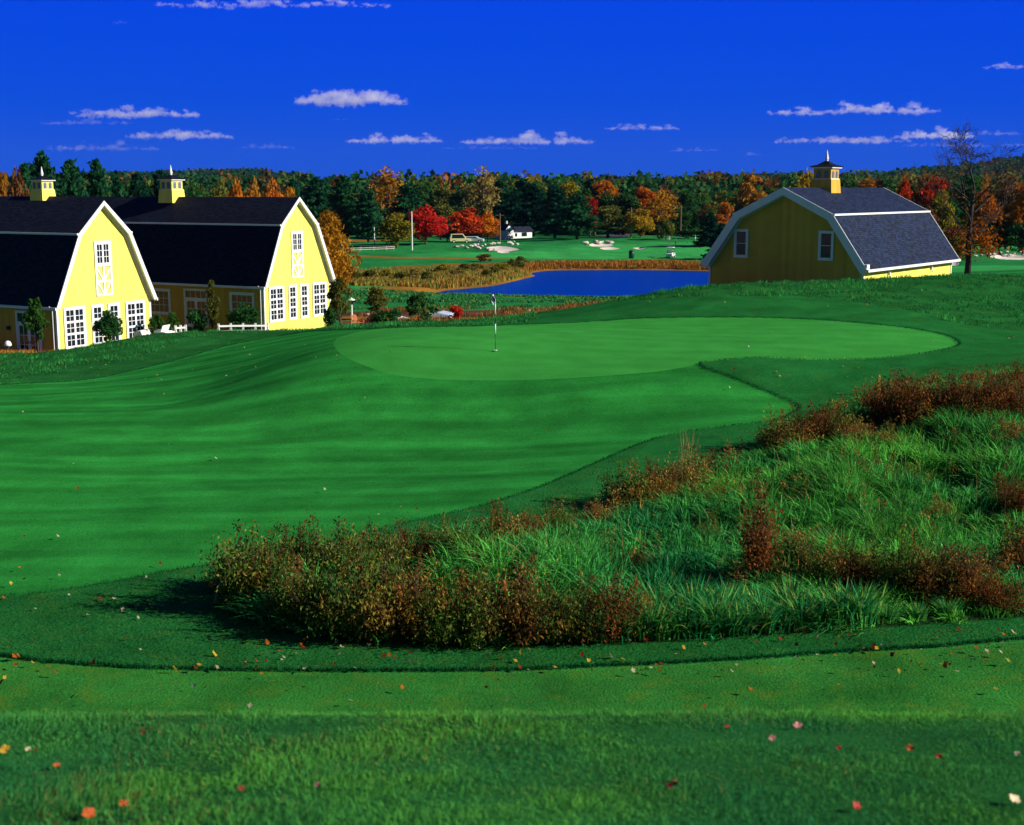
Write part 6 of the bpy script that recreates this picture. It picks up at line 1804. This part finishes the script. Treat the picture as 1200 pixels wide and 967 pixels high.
band(80000, (-60, 8, 150, 200), lambda X, Y, s, px: (s < -2) & (px > 385) & (px < 620) & (fbm(X/7, Y/5, 15) > -.2) & (Y > 164+.55*(X+12)) & (X < .10*Y-16), (.3, .85), (.12, .26), [(2, (.22, .24, .035)), (1.8, (.10, .22, .04)), (2, (.42, .20, .04)), (1.0, (.18, .07, .03))], 'tall_reeds')
band(50000, (-60, 20, 132, 156), lambda X, Y, s, px: (s < -.8) & (px > 380) & (fbm(X/4, Y/3, 19) > -.12), (.12, .34), (.10, .22), [(4, (.022, .18, .055)), (3, (.05, .26, .06)), (.8, (.28, .20, .04))], 'bank_herbs')
band(30000, (-50, 30, 106, 132), lambda X, Y, s, px: (px > 395) & (px < 720) & (fbm(X/4, Y/3, 17) > .02), (.15, .55), (.06, .14), [(3, (.34, .14, .03)), (1.5, (.12, .08, .03)), (1, (.05, .11, .03)), (.6, (.35, .05, .02))], 'hollow_grass')
q = at(597, 306, 180); o = tree('brown_bush', 'bush', 'brown', 567, 301, 226, 20, label='brown shrub mound above the tan patch beyond the pond', cat='bush')
for j, (px, top, Yd) in enumerate(((580, 319, 185), (592, 316, 195), (600, 313, 205), (610, 312, 210), (570, 322, 178))):
    tree('pond_bush', 'bush', 'olive', px, top, Yd, 13, label='olive-tan bush on the bank at the upper left shore of the pond', group='bushes on the pond bank', cat='bush')

# ---- clouds: small fair weather puffs far away
def cloudmat():
    m, t = newmat('cloud_vapour'); o = nd(t, 'ShaderNodeOutputMaterial'); v = nd(t, 'ShaderNodeVolumePrincipled')
    v.inputs['Color'].default_value = (.97, .95, .97, 1); v.inputs['Density'].default_value = .010; v.inputs['Anisotropy'].default_value = .15
    t.links.new(v.outputs[0], o.inputs['Volume']); return m
M_CLOUD = cloudmat(); 
m2, t2 = newmat('thin_cloud_vapour'); o2 = nd(t2, 'ShaderNodeOutputMaterial'); v2 = nd(t2, 'ShaderNodeVolumePrincipled')
v2.inputs['Color'].default_value = (.95, .93, .97, 1); v2.inputs['Density'].default_value = .0035; t2.links.new(v2.outputs[0], o2.inputs['Volume'])
def cloud(px, py, w, h_, label, thin=False, D=7000, seed=0):
    r = np.random.default_rng(900+seed); c = Vector(W(px, py+h_*.4, D)); s = D/F; Wd = w*s; Hd = h_*s
    bm = bmesh.new(); n = int(22+w*.6)
    for i in range(n):
        t = r.uniform(-1, 1); env = (1-abs(t)**2.2)**.7*(.55+.45*math.sin(t*5+seed)**2)
        rad = Hd*r.uniform(.10, .36)*(.45+.55*env)
        x = t*Wd*.5; z = abs(r.normal(0, .38))*Hd*env; y = r.normal(0, Hd*.7)
        mt = Matrix.Translation((x, y, max(z, rad*.25))) @ Matrix.Diagonal((r.uniform(1.3, 2.6), 1.6, r.uniform(.7, 1.0), 1))
        bmesh.ops.create_icosphere(bm, subdivisions=2, radius=rad, matrix=mt)
    me = bpy.data.meshes.new('cloud'); bm.to_mesh(me); bm.free(); me.materials.append(m2 if thin else M_CLOUD)
    o = link('cloud', me, None, tuple(c))
    md = o.modifiers.new('union', 'REMESH'); md.mode = 'VOXEL'; md.voxel_size = max(3.5, Hd*.05)
    tx = bpy.data.textures.new('billow', 'CLOUDS'); tx.noise_scale = Hd*.24; tx.noise_depth = 5
    d = o.modifiers.new('billow', 'DISPLACE'); d.texture = tx; d.strength = Hd*.62; d.mid_level = .56; d.texture_coords = 'GLOBAL'
    tag(o, label, 'cloud', 'small fair weather clouds'); return o
CL = [(160, 130, 140, 15, 'flat white cloud at upper left above the barn ridges', 0), (105, 142, 110, 8, 'thin cloud strip just below the flat one at upper left', 1), (210, 156, 116, 14, 'puffy cloud above the right cupola of the long barn', 0),
 (120, 171, 125, 11, 'faint veil of cloud over the pines behind the barns', 1), (312, 171, 66, 7, 'faint small cloud above the peak of the long barn', 1), (411, 112, 120, 22, 'brightest lumpy cloud, left of centre', 0), (398, 139, 24, 4, 'tiny wisp under the brightest cloud', 1),
 (462, 161, 108, 13, 'cloud low over the pines left of the flag', 0), (617, 162, 150, 14, 'long low cloud above the centre of the treeline', 0), (575, 172, 120, 6, 'thin streak beneath the long low centre cloud', 1),
 (752, 148, 86, 9, 'small narrow cloud right of centre', 0), (815, 175, 60, 6, 'faint cloud left of the cupola finial', 1), (881, 180, 22, 5, 'tiny cloud close to the cupola finial', 1), (932, 130, 70, 11, 'left one of two touching clouds above the slate-roofed barn', 0),
 (1030, 126, 122, 15, 'right longer one of two touching clouds above the slate-roofed barn', 0), (985, 162, 150, 12, 'wide cloud just above the cupola finial', 0), (1095, 156, 90, 14, 'cloud just left of the bare treetop', 0), (1168, 155, 60, 7, 'small cloud right of the bare treetop', 1),
 (1110, 168, 100, 9, 'faint cloud behind the bare treetop', 1), (1176, 77, 48, 7, 'small isolated cloud high at the right edge', 0), (1190, 169, 36, 6, 'faint little cloud low at the right edge', 1), (330, 3, 250, 11, 'long white cloud cut by the top edge', 0), (196, 4, 34, 6, 'small cloud scrap at the top edge left of the long one', 0),
 (140, 26, 20, 4, 'tiny faint wisp high at upper left', 1)]
for i, (a, b_, c_, d_, lb, th_) in enumerate(CL): cloud(a, b_, c_, d_, lb, bool(th_), seed=i)
for j, (px, top, Yd) in enumerate(((432, 333, 168), (452, 331, 170), (470, 333, 168), (486, 331, 172), (500, 333, 170), (520, 326, 184), (545, 324, 186), (560, 321, 190), (415, 334, 166), (588, 321, 192), (607, 319, 200), (536, 332, 178))):
    tree('pond_bush', 'bush', ['olive', 'yellowgreen', 'olive', 'palegold'][j % 4], px, top, Yd, 20, label='low olive and yellow clump among the reeds left of the pond', group='clumps among the reeds', cat='bush')
# ---- the air: far things fade a little to blue
k = MB(); k.box((-6300, -75, -25), (6300, 3750, CZ+120)); m, t = newmat('haze'); o = nd(t, 'ShaderNodeOutputMaterial'); v = nd(t, 'ShaderNodeVolumePrincipled')
v.inputs['Color'].default_value = (.25, .50, 1.0, 1); v.inputs['Density'].default_value = HAZE; t.links.new(v.outputs[0], o.inputs['Volume'])
tag(k.build('haze', m), kind='stuff')
print('all built')
